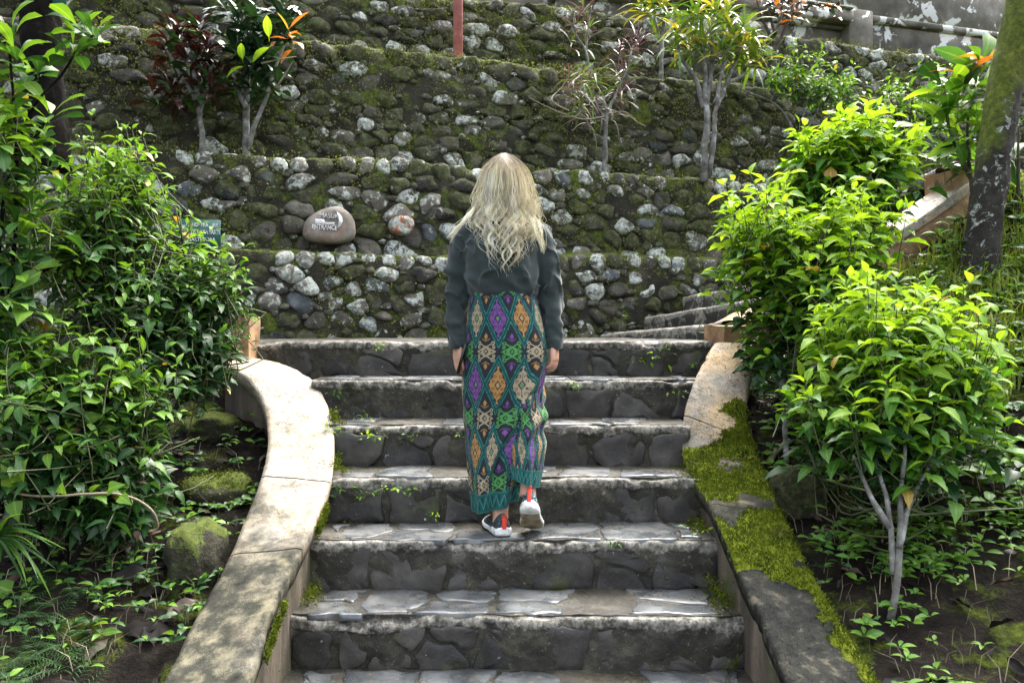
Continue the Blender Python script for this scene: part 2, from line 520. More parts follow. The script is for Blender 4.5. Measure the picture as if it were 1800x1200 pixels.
SPECIAL = {}
def terrace_wall(label, n0, z0, H, bat, s0, s1, depth, sw, sh, lich, mossy, cap, seed, tuft, ani=1.0, group='stepped rubble walls of the hillside'):
    r = np.random.default_rng(seed)
    root = empty('terrace_wall', wp((s0 + s1) / 2, n0, z0), label, 'wall', group)
    up, outv = wall_frame(n0, z0, bat)
    # core: face, rounded top, terrace going back to the next wall
    ss = np.arange(s0, s1 + 0.01, 0.045)
    prof = [(h, 0.0) for h in np.linspace(-0.15, H - 0.03, max(10, int(H / 0.045)))] + [(H - 0.008, 0.012), (H, 0.04)] + [(H + 0.004 * k, 0.04 + depth * k / 8) for k in range(1, 9)]
    prof = np.array(prof)
    hh, nb = prof[:, 0], prof[:, 1]
    S, Hh = np.meshgrid(ss, hh, indexing='ij')
    Nb = np.broadcast_to(nb, S.shape)
    V = wp(S, n0 + bat * np.clip(Hh, -1, H) + Nb, z0 + Hh)
    dis = 0.030 * fbm(V, 6, 4, seed) + 0.022
    wob = 0.03 * vnoise(np.stack([S, 0 * S, 0 * S], -1), 1.3, seed)      # the top runs uneven
    V = V - outv * 0.012 + (dis[..., None]) * outv * (Nb < 0.02)[..., None]
    V[..., 2] += (wob + 0.018 * fbm(V, 9, 2, seed + 1)) * smooth01(Hh, H * 0.75, H)
    obj('wall_core', V, grid_faces(*S.shape), M['core'], root)
    # stones
    seeds = []
    y = 0.0
    capH = 0.10 if cap else 0.0
    top = H - capH
    nrow = max(2, int(round(top / sh)))
    hs = r.uniform(0.7, 1.35, nrow); hs = hs / hs.sum() * top
    yy = 0
    for h in hs:
        x = s0 + r.uniform(0, sw)
        while x < s1:
            w = sw * r.uniform(0.45, 1.7)
            if w > sw * 1.25 and r.random() < 0.3 and h > 0.12:
                seeds.append((x + w * 0.3, yy + h * 0.25)); seeds.append((x + w * 0.6, yy + h * 0.75))
            else:
                seeds.append((x + w / 2, yy + h * r.uniform(0.25, 0.75)))
            x += w
        yy += h
    ncap0 = len(seeds)
    if cap:
        x = s0
        while x < s1:
            w = r.uniform(0.09, 0.19)
            seeds.append((x + w / 2, H - capH * 0.45 + r.uniform(-0.012, 0.012)))
            x += w
    polys = cells(np.array(seeds) * [ani, 1], s0 * ani, s1 * ani, -0.02, H + 0.012)
    polys = [None if q_ is None else q_ / np.array([ani, 1]) for q_ in polys]
    cen = np.array(seeds)
    ws = wp(cen[:, 0], n0 + bat * cen[:, 1], z0 + cen[:, 1])
    px = 900 + F * ws[:, 0] / ws[:, 1]; py = HY - F * (ws[:, 2] - ZC) / ws[:, 1]
    k = 0
    rest = Geo()
    ar = np.array([0 if q_ is None else np.ptp(q_[:, 0]) * np.ptp(q_[:, 1]) for q_ in polys])
    score = ar * ((px > -20) & (px < 1700) & (py > -20)) + 1e-6 * ar
    score[ncap0:] *= 3
    big = set(np.argsort(-score)[:300].tolist())
    for i, poly in enumerate(polys):
        if poly is None: continue
        iscap = i >= ncap0
        area = np.ptp(poly[:, 0]) * np.ptp(poly[:, 1])
        pr = round_poly(poly, STONE_M, r.uniform(0.001, 0.014) if not iscap else r.uniform(0.004, 0.014), 2 if r.random() < 0.3 else 1)
        pr = pr + 0.018 * np.stack([vnoise(np.stack([pr[:, 0], pr[:, 1], 0 * pr[:, 0] + i], -1), 13, 7), vnoise(np.stack([pr[:, 0], pr[:, 1], 0 * pr[:, 0] + i], -1), 13, 8)], -1) * (0.4 if iscap else 1)
        protr = min(0.062, 0.22 * math.sqrt(area)) * r.uniform(0.3, 1.25)
        sp = SPECIAL.get((round(n0, 2), i))
        V, Q, T = stone_geo(pr, protr, 0.020 if not iscap else 0.009)
        wv = wp(V[:, 0] * 0, n0, z0) + V[:, :1] * U3 + V[:, 1:2] * up + V[:, 2:3] * outv
        wv[:, 2] += 0.03 * vnoise(np.stack([V[:, 0], 0 * V[:, 0], 0 * V[:, 0]], -1), 1.3, seed) * smooth01(V[:, 1], H * 0.75, H)
        nrm_ = nrm(r.standard_normal((3, 3)) * np.array([1, 1, .5]) + np.array([0, 0, 1.1])); loc_ = V - np.array([pr[:, 0].mean(), pr[:, 1].mean(), 0])
        for q_ in nrm_:      # chisel flat facets into the stone
            dq_ = loc_ @ q_; mx_ = dq_.max() * r.uniform(.72, .95); ov_ = np.clip(dq_ - mx_, 0, 1)
            loc_ = loc_ - ov_[:, None] * q_ * .85
        V = loc_ + np.array([pr[:, 0].mean(), pr[:, 1].mean(), 0])
        wv = wp(V[:, 0] * 0, n0, z0) + V[:, :1] * U3 + V[:, 1:2] * up + V[:, 2:3] * outv
        wv[:, 2] += 0.03 * vnoise(np.stack([V[:, 0], 0 * V[:, 0], 0 * V[:, 0]], -1), 1.3, seed) * smooth01(V[:, 1], H * 0.75, H)
        skip = False
        for (qx, qy, rx, ry) in HOLES:
            if abs(px[i] - qx) < rx and abs(py[i] - qy) < ry: skip = True
        if skip: continue
        if i not in big:
            rest.add(wv, Q, T); continue
        small = area < sw * sh * 0.55
        u = r.random()
        mt = M['stone']
        if u < 0.07: mt = M['stone_blue']
        elif u < 0.072 and n0 > .5: mt = M['stone_red']
        o = obj('capstone' if iscap else 'stone', wv, [Q, T], mt, root)
        pl = (lich * (1.0 if not small else 1.7)) if not iscap else 0.95
        a = r.uniform(.6, 1.0) if r.random() < pl * 0.5 else r.uniform(0.0, 0.5)
        if iscap: a = r.uniform(0.45, 1.0)
        g = np.clip(mossy + r.uniform(-0.35, 0.35) - 0.55 * (a > 0.6), 0, 1)
        o.color = (a, g, 0.5 * r.uniform(0.45, 1.7) + 0.35 * (a > 0.6), 1)
    # chinking stones pressed into the joints
    for q_ in polys:
        if q_ is None: continue
        for v_ in q_[r.random(len(q_)) < 0.16]:
            if not (s0 + .1 < v_[0] < s1 - .1 and .03 < v_[1] < H - .05): continue
            sz_ = r.uniform(.018, .042); m_ = 8
            a_ = np.linspace(0, 2 * np.pi, m_, endpoint=False)
            pp_ = v_ + sz_ * np.stack([np.cos(a_) * r.uniform(.8, 1.5), np.sin(a_) * r.uniform(.6, 1)], -1) * r.uniform(.75, 1.2, (m_, 1))
            V, Q, T = stone_geo(pp_, sz_ * r.uniform(.5, 1.0) + .012, .005, False, m_, .03)
            rest.add(wp(V[:, 0] * 0, n0, z0) + V[:, :1] * U3 + V[:, 1:2] * up + V[:, 2:3] * outv, Q, T)
    o = obj('small_stones', rest.V(), rest.Fc(), M['stone'], root, kind='stuff')
    o.color = (0.55, mossy * .75, 0.6, 1)
    # small creeping leaves and moss tufts rooted in the joints
    n = int(tuft)
    sS = r.uniform(s0, s1, n * 3); hS = r.uniform(0.0, H + 0.02, n * 3)
    pt = wp(sS, n0 + bat * hS, z0 + hS)
    keep = (fbm(pt, 2.6, 3, seed + 3) + 0.25 * r.standard_normal(n * 3)) > 0.12
    pt = pt[keep][:n]
    n = len(pt)
    pt = pt + outv * r.uniform(0.0, 0.055, (n, 1))
    dr = nrm(outv * 0.9 + np.array([0, 0, 0.5]) + 0.9 * r.standard_normal((n, 3)))
    V, T = scatter_tris(pt, dr, r.uniform(0.008, 0.024, n), r)
    o = obj('creeping_moss', V, T, M['wallmoss'], root, smooth=False, kind='stuff')
    return root
def scatter_tris(pt, dr, size, r, wide=0.55):
    """one small kite-shaped leaf (2 triangles) per point"""
    n = len(pt)
    x = nrm(np.cross(dr, r.standard_normal((n, 3))))
    L = np.asarray(size)[:, None]
    a = pt; b = pt + dr * L * 0.55 + x * L * wide * 0.5; c = pt + dr * L; d = pt + dr * L * 0.55 - x * L * wide * 0.5
    V = np.stack([a, b, c, d], 1).reshape(-1, 3)
    k = np.arange(n)[:, None] * 4
    T = np.concatenate([k + np.array([[0, 1, 2]]), k + np.array([[0, 2, 3]])], 1).reshape(-1, 3)
    return V, T
HOLES = [(580, 398, 34, 30), (706, 397, 20, 16)]
terrace_wall('lowest rubble wall tier directly behind the landing', 0.0, -0.14, 0.64, 0.12, -4.0, 4.2, 0.16, 0.20, 0.112, 0.85, 0.40, True, 11, 9000, 0.85)
terrace_wall('second rubble wall tier carrying the green name board and the entrance rock', 0.24, 0.46, 0.73, 0.12, -4.2, 5.6, 0.44, 0.205, 0.115, 0.75, 0.48, True, 12, 13000, 0.8)
terrace_wall('third mossy rubble wall tier behind the row of small ledge trees', 0.76, 1.12, 1.06, 0.16, -4.5, 6.6, 0.55, 0.225, 0.115, 0.55, 0.55, False, 13, 30000, 0.6)
terrace_wall('topmost mossy rubble wall tier behind the red post', 1.50, 2.12, 0.84, 0.16, -5.0, 7.4, 0.75, 0.225, 0.115, 0.50, 0.58, False, 14, 24000, 0.6)

# boulder with painted words set in the second tier
def rock(name, pts2d, D, protr, mat, label, cat, back=0.12, parent=None, flat=True, m=24):
    c = np.mean(pts2d, 0)
    poly = np.array([[(p[0] - c[0]) * D / F, -(p[1] - c[1]) * D / F] for p in pts2d])
    poly = round_poly(poly, m, 0.0, 2)
    if flat: prof = [(0.9, -back), (1.0, -back * 0.4), (1.0, 0.15 * protr), (0.955, 0.6 * protr), (0.86, 0.92 * protr), (0.6, protr), (0.3, protr)]
    else: prof = [(0.9, -back), (1.0, 0.0), (0.94, 0.4 * protr), (0.78, 0.8 * protr), (0.5, protr), (0.2, protr * 1.05)]
    V = np.concatenate([np.concatenate([poly * s, np.full((m, 1), h)], 1) for s, h in prof] + [np.array([[0, 0, prof[-1][1]]])])
    V[:, 2] += 0.006 * fbm(V, 8, 2, 4) * (1 if flat else 2)
    cw = P(c[0], c[1], D)
    wv = cw + V[:, :1] * U3 + V[:, 1:2] * np.array([0, 0, 1.0]) - V[:, 2:3] * N3
    nr = len(prof)
    j = np.arange(m)
    o = obj(name, wv, [grid_faces(nr, m, True), np.stack([(nr - 1) * m + j, (nr - 1) * m + (j + 1) % m, np.full(m, nr * m)], -1)], mat)
    tagk(o, label, cat)
    o.color = (0.35, 0.0, 0.8, 1)
    return o, cw
def text_mesh(name, body, size, origin, ax, ay, mat, parent, ext=0.002, align='CENTER', shear=0.0, sx=1.0, bold=0.0):
    cu = bpy.data.curves.new(name, 'FONT')
    cu.body = body
    cu.size = size
    cu.align_x = align
    cu.align_y = 'CENTER'
    cu.extrude = ext
    cu.shear = shear
    cu.offset = bold
    cu.resolution_u = 3
    to = bpy.data.objects.new(name, cu)
    me = bpy.data.meshes.new_from_object(to)
    bpy.data.objects.remove(to)
    co = np.zeros(len(me.vertices) * 3); me.vertices.foreach_get('co', co); co = co.reshape(-1, 3)
    az = np.cross(ax, ay)
    co = co[:, :1] * sx * ax + co[:, 1:2] * ay + co[:, 2:3] * az + origin
    c = co.mean(0)
    me.vertices.foreach_set('co', (co - c).astype(np.float32).ravel())
    me.materials.clear(); me.materials.append(mat)
    me.update()
    return link(name, me, parent, Vector(c))
b = NB('painted_rock')
pos = b.sep(b.geo.outputs['Position'])
col = b.ramp(b.noise(9, 5, 0.6), [(0.3, (0.10, 0.085, 0.065)), (0.55, (0.20, 0.18, 0.15)), (0.75, (0.33, 0.31, 0.28))])
col = b.mix(b.math('MULTIPLY', b.step(b.noise(5, 4, 0.6), 0.5, 0.7), 0.6), col, (0.24, 0.13, 0.075))
col = b.mix(b.step(b.noise(40, 5, 0.7), 0.64, 0.68), col, (0.45, 0.45, 0.41))
M['rock'] = b.done(b.bsdf(col, 0.75, b.bump(b.noise(45, 5, 0.6), 0.5, 0.008)))
b = NB('white_paint')
M['white_paint'] = b.done(b.bsdf(b.ramp(b.noise(60, 4, 0.7), [(0.38, (0.16, 0.14, 0.12)), (0.5, (0.72, 0.72, 0.70))]), 0.6))
rk, rc = rock('entrance_rock', [(533, 400), (540, 385), (558, 372), (585, 362), (600, 364), (616, 376), (624, 390), (625, 418), (610, 428), (570, 432), (540, 427), (532, 415)], 6.02, 0.12, M['rock'],
              'large brown boulder painted with the words and arrow of an entrance sign', 'boulder')
front = rc - N3 * 0.124
AY = np.array([0, 0, 1.0]); mpx = 5.9 / F
def rk_at(px, py): return front + U3 * (px - rc_px[0]) * mpx + AY * (rc_px[1] - py) * mpx
rc_px = (rc[0] * F / rc[1] + 900, HY - (rc[2] - ZC) * F / rc[1])
text_mesh('lettering', 'MASUK', 12 * mpx, rk_at(575, 383), U3, AY, M['white_paint'], rk, 0.004, sx=0.85)
text_mesh('lettering', 'ENTRANCE', 12.5 * mpx, rk_at(567, 403.5), U3, AY, M['white_paint'], rk, 0.004, sx=0.68, shear=0.1, bold=0.0006)
g = Geo()
pl = [(551, 389), (566, 389.5), (569, 394.5), (585, 394), (585, 397.5), (570, 399), (551, 399)]
hd = [(588, 374), (597, 383), (599, 392), (595, 400), (589, 407), (591, 398), (592, 391), (591, 383)]
for poly in (pl, hd):
    a = np.array([rk_at(*p) for p in poly]); bk = a + N3 * 0.004; a = a - N3 * 0.004
    n = len(a); j = np.arange(n)
    c0 = a.mean(0)
    g.add(np.concatenate([a, bk, c0[None]]), np.stack([j, (j + 1) % n, (j + 1) % n + n, j + n], -1), np.stack([(j + 1) % n, j, np.full(n, 2 * n)], -1))
obj('painted_arrow', g.V(), g.Fc(), M['white_paint'], rk, smooth=False)
rr, _ = rock('red_rock', [(684, 392), (690, 382), (712, 378), (728, 384), (727, 402), (715, 416), (690, 411), (683, 402)], 6.16, 0.07, M['stone_red'],
             'orange red stone with a white lichen crust in the rubble wall', 'stone')
rr.color = (0.95, 0.0, 0.6, 1)

# green name board
sg = empty('name_board', P(350, 432, 5.62), 'green name board with white capitals behind the left leaves', 'sign')
b = NB('board_paint')
M['board'] = b.done(b.bsdf(b.ramp(b.noise(20, 4, 0.6), [(0.35, (0.008, 0.062, 0.050)), (0.65, (0.014, 0.095, 0.075))]), 0.45))
g = Geo(); bc = P(350, 409, 5.62)
gbox(g, bc, (0.27, 0.02, 0.175), np.array([U3, N3, AY]), 0.004)
obj('board', g.V(), g.Fc(), M['board'], sg)
for (t, dy, sz, sxx) in (('CANDI PRA   IRIS', 0.050, 0.034, 0.95), ('TIRTA KAYA SAKTI', 0.004, 0.040, 0.80), ('SAKTI GORA', -0.046, 0.036, 0.95)):
    text_mesh('lettering', t, sz, bc - N3 * 0.0115 + AY * dy + U3 * 0.02, U3, AY, M['white_paint'], sg, 0.001, sx=sxx * 0.82, bold=0.0004)
g = Geo()
for dx in (-0.11, 0.11):
    g = Geo(); gbox(g, bc + U3 * dx + N3 * 0.12, (0.03, 0.22, 0.03), np.array([U3, N3, AY]), 0.003)
    obj('bracket', g.V(), g.Fc(), M['bark'], sg)

# red post on the third tier
b = NB('red_paint')
col = b.ramp(b.noise(18, 5, 0.6), [(0.3, (0.22, 0.065, 0.055)), (0.6, (0.36, 0.115, 0.095)), (0.8, (0.45, 0.22, 0.19))])
M['red_paint'] = b.done(b.bsdf(col, 0.6, b.bump(b.noise(40, 4), 0.2, 0.004)))
g = Geo(); pb = wp(-0.42, 1.12, 2.16); pb = P(805, 117, 7.28)
gbox(g, pb + np.array([0, 0, 0.95]), (0.078, 0.078, 2.0), None, 0.008)
o = obj('red_post', g.V(), g.Fc(), M['red_paint']); tagk(o, 'weathered red square post standing on the third wall ledge', 'post')

# ---------------------------------------------------------------- temple base above the walls
b = NB('temple_concrete')
n1 = b.noise(3.5, 6, 0.62)
col = b.ramp(n1, [(0.3, (0.045, 0.042, 0.034)), (0.55, (0.13, 0.12, 0.095)), (0.75, (0.27, 0.255, 0.22))])
pm = b.step(b.noise(4.2, 7, 0.62, dist=0.5), 0.545, 0.575)
col = b.mix(pm, col, (0.62, 0.63, 0.60))
nz = b.sep(b.geo.outputs['Normal'])[2]
col = b.mix(b.step(b.math('ADD', nz, b.noise(6, 4)), 1.2, 1.4), col, (0.10, 0.13, 0.03))
M['temple'] = b.done(b.bsdf(col, 0.85, b.bump(b.noise(30, 5, 0.6), 0.4, 0.01)))
AXW = np.array([U3, N3, AY])
tb = empty('temple_base', wp(4.0, 2.1, 2.93), 'stained grey concrete temple base with flaking white plaster above the top wall', 'building')
def tbox(name, s0, s1, n0, n1, z0, z1, mat='temple', bev=0.012):
    g = Geo(); gbox(g, wp((s0 + s1) / 2, (n0 + n1) / 2, (z0 + z1) / 2), (s1 - s0, n1 - n0, z1 - z0), AXW, bev)
    return obj(name, g.V(), g.Fc(), M[mat], tb, smooth=False)
tbox('plinth', 1.2, 9.0, 2.05, 3.2, 2.80, 3.06)
tbox('wall_panel', 1.2, 4.62, 2.13, 3.0, 3.055, 3.30)
tbox('wall_panel', 4.93, 9.0, 2.10, 3.0, 3.055, 3.42)
tbox('moulding', 1.15, 4.62, 2.07, 3.0, 3.297, 3.345)
tbox('cornice', 1.1, 4.62, 1.93, 3.0, 3.342, 3.47)
tbox('cornice', 1.1, 4.60, 1.90, 3.0, 3.467, 3.50)
tbox('pilaster', 4.61, 4.94, 2.0, 3.0, 3.05, 3.52)
tbox('cornice', 4.95, 9.0, 2.03, 3.0, 3.417, 3.49)
tbox('upper_wall', 4.7, 9.0, 2.22, 3.0, 3.487, 4.1)
tbox('upper_wall', 1.2, 4.7, 2.4, 3.0, 3.49, 3.9)
tbox('rear_block', -1.6, 1.2, 2.3, 3.2, 2.9, 3.6)

# ---------------------------------------------------------------- side walls of the stairs with coping
b = NB('coping_plaster')
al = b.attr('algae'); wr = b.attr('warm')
n1 = b.noise(5, 7, 0.65); n2 = b.noise(30, 5, 0.65)
col = b.ramp(n2, [(0.3, (0.125, 0.11, 0.08)), (0.5, (0.225, 0.21, 0.175)), (0.75, (0.33, 0.32, 0.285))])
col = b.mix(b.math('MULTIPLY', wr, b.step(b.noise(3.5, 4, 0.6), 0.35, 0.7)), col, (0.52, 0.34, 0.14))
vor = b.n('TexVoronoi', {'Scale': 34.0, 'Vector': b.n('VectorMath', {0: b.geo.outputs['Position'], 1: b.n('VectorMath', {0: b.n('TexNoise', {'Scale': 12.0, 'Detail': 3.0}).outputs['Color'], 3: 0.10}, operation='SCALE').outputs[0]}, operation='ADD').outputs[0]}, feature='DISTANCE_TO_EDGE').outputs['Distance']
crk = b.math('MULTIPLY', b.math('SUBTRACT', 1.0, b.step(vor, 0.0, 0.07)), b.step(b.noise(6, 4, 0.6), 0.36, 0.58))
col = b.mix(b.math('MULTIPLY', crk, 0.8), col, (0.07, 0.055, 0.035))
col = b.mix(b.math('MULTIPLY', b.step(b.noise(14, 6, 0.7, dist=0.8), 0.54, 0.66), 0.55), col, (0.075, 0.075, 0.068))
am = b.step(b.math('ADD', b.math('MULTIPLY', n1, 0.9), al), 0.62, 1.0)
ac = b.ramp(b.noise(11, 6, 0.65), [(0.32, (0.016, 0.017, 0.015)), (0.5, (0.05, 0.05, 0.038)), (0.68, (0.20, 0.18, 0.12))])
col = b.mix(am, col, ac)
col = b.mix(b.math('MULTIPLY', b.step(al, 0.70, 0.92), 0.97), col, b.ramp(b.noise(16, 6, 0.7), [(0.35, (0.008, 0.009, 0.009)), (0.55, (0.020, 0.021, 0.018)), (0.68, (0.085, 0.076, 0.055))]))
spk = b.step(b.noise(9, 6, 0.7), 0.62, 0.66)
col = b.mix(b.math('MULTIPLY', spk, 0.55), col, (0.04, 0.04, 0.036))
M['coping'] = b.done(b.bsdf(col, b.math('ADD', 0.60, b.math('MULTIPLY', am, 0.08)), b.bump(b.math('ADD', b.math('MULTIPLY', n2, 0.5), b.math('MULTIPLY', crk, -0.7)), 0.5, 0.008), b.math('SUBTRACT', 0.45, b.math('MULTIPLY', am, 0.40))))
b = NB('side_wall_plaster')
sc = b.n('VectorMath', {0: b.geo.outputs['Position'], 1: (9.0, 9.0, 1.2)}, operation='MULTIPLY').outputs[0]
str_ = b.noise(1.0, 5, 0.6, vec=sc)
col = b.ramp(str_, [(0.3, (0.028, 0.022, 0.016)), (0.5, (0.085, 0.066, 0.045)), (0.65, (0.16, 0.13, 0.09)), (0.8, (0.30, 0.27, 0.20))])
col = b.mix(b.step(b.noise(5, 6, 0.65), 0.52, 0.68), col, (0.05, 0.062, 0.018))
M['sidewall'] = b.done(b.bsdf(col, 0.8, b.bump(b.noise(40, 5), 0.5, 0.01)))

def set_attr(me, name, vals):
    a = me.attributes.new(name, 'FLOAT', 'POINT')
    a.data.foreach_set('value', np.asarray(vals, np.float32))
Lin = [(447, 628, 4.80), (500, 638, 4.76), (545, 662, 4.63), (572, 700, 4.45), (588, 760, 4.16), (585, 830, 3.88), (560, 905, 3.53), (520, 990, 3.16), (478, 1090, 2.84), (440, 1200, 2.60), (362, 1420, 2.23)]
Lou = [(388, 636, 4.50), (430, 660, 4.42), (458, 700, 4.30), (470, 762, 4.09), (458, 838, 3.78), (432, 905, 3.53), (395, 992, 3.21), (340, 1090, 2.93), (285, 1200, 2.64), (165, 1420, 2.24)]
Rin = [(1255, 601, 4.68), (1232, 640, 4.52), (1213, 685, 4.38), (1201, 730, 4.28), (1198, 775, 4.20), (1213, 830, 3.95), (1250, 892, 3.51), (1300, 1010, 3.15), (1350, 1120, 2.85), (1385, 1200, 2.63), (1480, 1420, 2.23)]
Rou = [(1323, 604, 4.60), (1323, 650, 4.50), (1314, 695, 4.40), (1313, 745, 4.25), (1322, 775, 4.15), (1345, 835, 3.90), (1375, 900, 3.55), (1428, 1010, 3.20), (1495, 1120, 2.87), (1545, 1200, 2.65), (1680, 1420, 2.23)]
Lin, Lou, Rin, Rou = [np.array([P(*p) for p in q]) for q in (Lin, Lou, Rin, Rou)]
NP = 180
def side_wall(name, label, A, B, joints, algae, warm, seed, flip):
    a = catmull(A, NP); bb = catmull(B, NP)
    for k in range(3):      # even out the depth reading
        a[1:-1] = (a[:-2] + 2 * a[1:-1] + a[2:]) / 4; bb[1:-1] = (bb[:-2] + 2 * bb[1:-1] + bb[2:]) / 4
    # pair every inner point with the outer point straight across
    ta = nrm(np.gradient(a, axis=0) * np.array([1, 1, 0]))
    bf = catmull(bb, 900)
    jj = []
    for i in range(NP):
        d_ = bf - a[i]
        c_ = np.abs(d_[:, :2] @ ta[i, :2]) + 0.25 * np.linalg.norm(d_[:, :2], axis=1)
        jj.append(int(np.argmin(c_)))
    jj = np.maximum.accumulate(np.array(jj)).astype(float)
    jj[0], jj[-1] = 0, 899
    for k in range(30): jj[1:-1] = (jj[:-2] + 2 * jj[1:-1] + jj[2:]) / 4
    bb = np.stack([np.interp(jj, np.arange(900), bf[:, k]) for k in range(3)], -1)
    root = empty(name, (a[NP // 2] + bb[NP // 2]) / 2 - np.array([0, 0, 0.5]), label, 'wall')
    # body below the coping
    ins = 0.035
    d = nrm((bb - a) * np.array([1, 1, 0]))
    ai, bi = a + d * ins, bb - d * ins
    rows = []
    for h in (-0.9, -0.6, -0.45, -0.35, -0.25, -0.15, -0.05):
        rows.append(ai + np.array([0, 0, h]))
    for h in (-0.05, -0.15, -0.25, -0.35, -0.45, -0.6, -0.9):
        rows.append(bi + np.array([0, 0, h]))
    V = np.array(rows)
    V = V + 0.006 * fbm(V, 10, 3, seed)[..., None]
    obj('wall_body', V, grid_faces(len(rows), NP), M['sidewall'], root)
    # coping slabs
    cuts = [0] + joints + [NP - 1]
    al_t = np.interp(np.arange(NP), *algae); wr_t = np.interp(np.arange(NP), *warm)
    for q in range(len(cuts) - 1):
        i0, i1 = cuts[q], cuts[q + 1]
        idx = np.linspace(i0 + (0.25 if q else 0), i1 - (0.25 if q < len(cuts) - 2 else 0), (i1 - i0) * 3)
        f = lambda arr: np.stack([np.interp(idx, np.arange(NP), arr[:, k]) for k in range(3)], -1)
        aa, bbq = f(a), f(bb)
        w = np.linspace(0, 1, 15)
        top = aa[:, None] * (1 - w)[None, :, None] + bbq[:, None] * w[None, :, None]
        ed = np.minimum(w, 1 - w)
        top[..., 2] -= 0.006 * np.exp(-ed / 0.03)[None]
        chip = fbm(aa, 9, 3, seed + 2)
        chip2 = fbm(bbq, 9, 3, seed + 4)
        off = np.zeros_like(top)
        dd = nrm((bbq - aa))
        off += dd[:, None] * (0.030 * np.clip(chip - 0.35, 0, 1) + 0.003)[:, None, None] * np.exp(-w / 0.03)[None, :, None]
        off -= dd[:, None] * (0.030 * np.clip(chip2 - 0.35, 0, 1) + 0.003)[:, None, None] * np.exp(-(1 - w) / 0.03)[None, :, None]
        top = top + off
        top[..., 2] += 0.004 * fbm(top, 12, 3, seed + 6)
        dn = np.array([0, 0, 1.0])
        L1 = top[:, 0] - dn * 0.03; L2 = top[:, 0] - dn * 0.062 + dd * 0.004
        R1 = top[:, -1] - dn * 0.03; R2 = top[:, -1] - dn * 0.062 - dd * 0.004
        allv = np.concatenate([(L2 + dd * 0.06)[:, None], L2[:, None], L1[:, None], top, R1[:, None], R2[:, None], (R2 - dd * 0.06)[:, None]], 1)
        o = obj('coping_slab', allv, grid_faces(allv.shape[0], allv.shape[1]), M['coping'], root)
        nc = allv.shape[1]
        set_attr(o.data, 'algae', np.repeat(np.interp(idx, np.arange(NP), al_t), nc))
        set_attr(o.data, 'warm', np.repeat(np.interp(idx, np.arange(NP), wr_t), nc))
        # end faces
        for e in (0, -1):
            g = Geo()
            ring = allv[e]
            c = ring.mean(0)
            n = len(ring); j = np.arange(n)
            g.add(np.concatenate([ring, c[None]]), None, np.stack([j, (j + 1) % n, np.full(n, n)], -1))
            oe = obj('slab_end', g.V(), g.Fc(), M['sidewall'], o, smooth=False)
    return root, a, bb
def idx_at(arr, py):
    y = HY - (arr[:, 2] - ZC) * F / arr[:, 1]
    return int(np.argmin(np.abs(y - py)))
aL = catmull(Lin, NP); aR = catmull(Rin, NP)
kL = [idx_at(aL, 845), idx_at(aL, 962)]; kR = [idx_at(aR, 727), idx_at(aR, 885)]
LW, LA, LB = side_wall('stair_side_wall', 'left stair side wall with cracked pale plaster coping curving outward at the top', Lin, Lou, kL,
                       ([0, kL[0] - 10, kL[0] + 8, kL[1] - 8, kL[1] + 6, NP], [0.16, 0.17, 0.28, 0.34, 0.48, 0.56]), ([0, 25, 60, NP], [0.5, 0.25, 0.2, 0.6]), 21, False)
RW, RA, RB = side_wall('stair_side_wall', 'right stair side wall with coping half covered by bright green moss', Rin, Rou, kR,
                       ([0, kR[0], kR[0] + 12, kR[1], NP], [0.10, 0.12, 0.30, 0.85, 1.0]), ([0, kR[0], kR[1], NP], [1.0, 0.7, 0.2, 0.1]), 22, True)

# moss carpet on the right coping
def coping_pt(a, bb, t, w):
    k = np.clip(t * (NP - 1), 0, NP - 1.001); i = k.astype(int); f = (k - i)[..., None]
    A_ = a[i] * (1 - f) + a[i + 1] * f; B_ = bb[i] * (1 - f) + bb[i + 1] * f
    return A_ * (1 - w[..., None]) + B_ * w[..., None]
tt, ww = np.meshgrid(np.linspace(0.1, 1, 420), np.linspace(0.0, 1.0, 64), indexing='ij')
mp = coping_pt(RA, RB, tt, ww)
mpy = HY - (mp[..., 2] - ZC) * F / mp[..., 1]
cover = np.interp(mpy, [700, 722, 730, 745, 790, 870, 888, 905, 960, 1010, 1030, 1060, 1200], [-0.6, 0.25, 0.0, -0.3, 0.62, 0.75, 0.15, 0.60, 0.62, 0.45, 0.12, -0.05, -0.02])
cover = cover + np.where(mpy < 790, (ww - 0.45) * 1.5, 0) + np.where(mpy > 1000, (ww - 0.6) * 0.9, 0) + np.where((mpy > 900) & (mpy < 1000), -0.5 * np.exp(-((ww - .18) / .12) ** 2 - ((mpy - 918) / 14) ** 2), 0)
mn = fbm(mp, 6, 5, 31)
mh = np.clip(cover - 0.30 + mn * 0.62 + .15 * fbm(mp, 30, 2, 36), -0.25, 0.8)
mfun_h = 0.015 * np.where(mh > 0, np.sqrt(np.clip(mh, 0, 1)), mh * 1.2) + 0.004 * fbm(mp, 40, 2, 33) * (mh > 0)
mv = mp.copy(); mv[..., 2] += mfun_h - 0.001
mv[..., 2] -= 0.012 * np.exp(-np.minimum(ww, 1 - ww) / 0.02)
fq = grid_faces(*tt.shape)
keep = (mh.ravel()[fq] > -0.12).any(1)
b = NB('moss_carpet')
col = b.ramp(b.noise(26, 5, 0.7), [(0.3, (0.040, 0.055, 0.006)), (0.52, (0.115, 0.145, 0.010)), (0.72, (0.22, 0.26, 0.025))])
col = b.mix(b.step(b.noise(7, 4, 0.6), 0.58, 0.72), col, (0.11, 0.09, 0.035))
M['moss'] = b.done(b.bsdf(col, 0.95, b.bump(b.noise(180, 4, 0.8), 0.9, 0.008), 0.1))
obj('moss_carpet', mv, fq[keep], M['moss'], RW, kind='stuff')
sel = np.where((mh > -0.10 + .13 * np.random.default_rng(3).random(mh.shape)).ravel())[0]
r = np.random.default_rng(41)
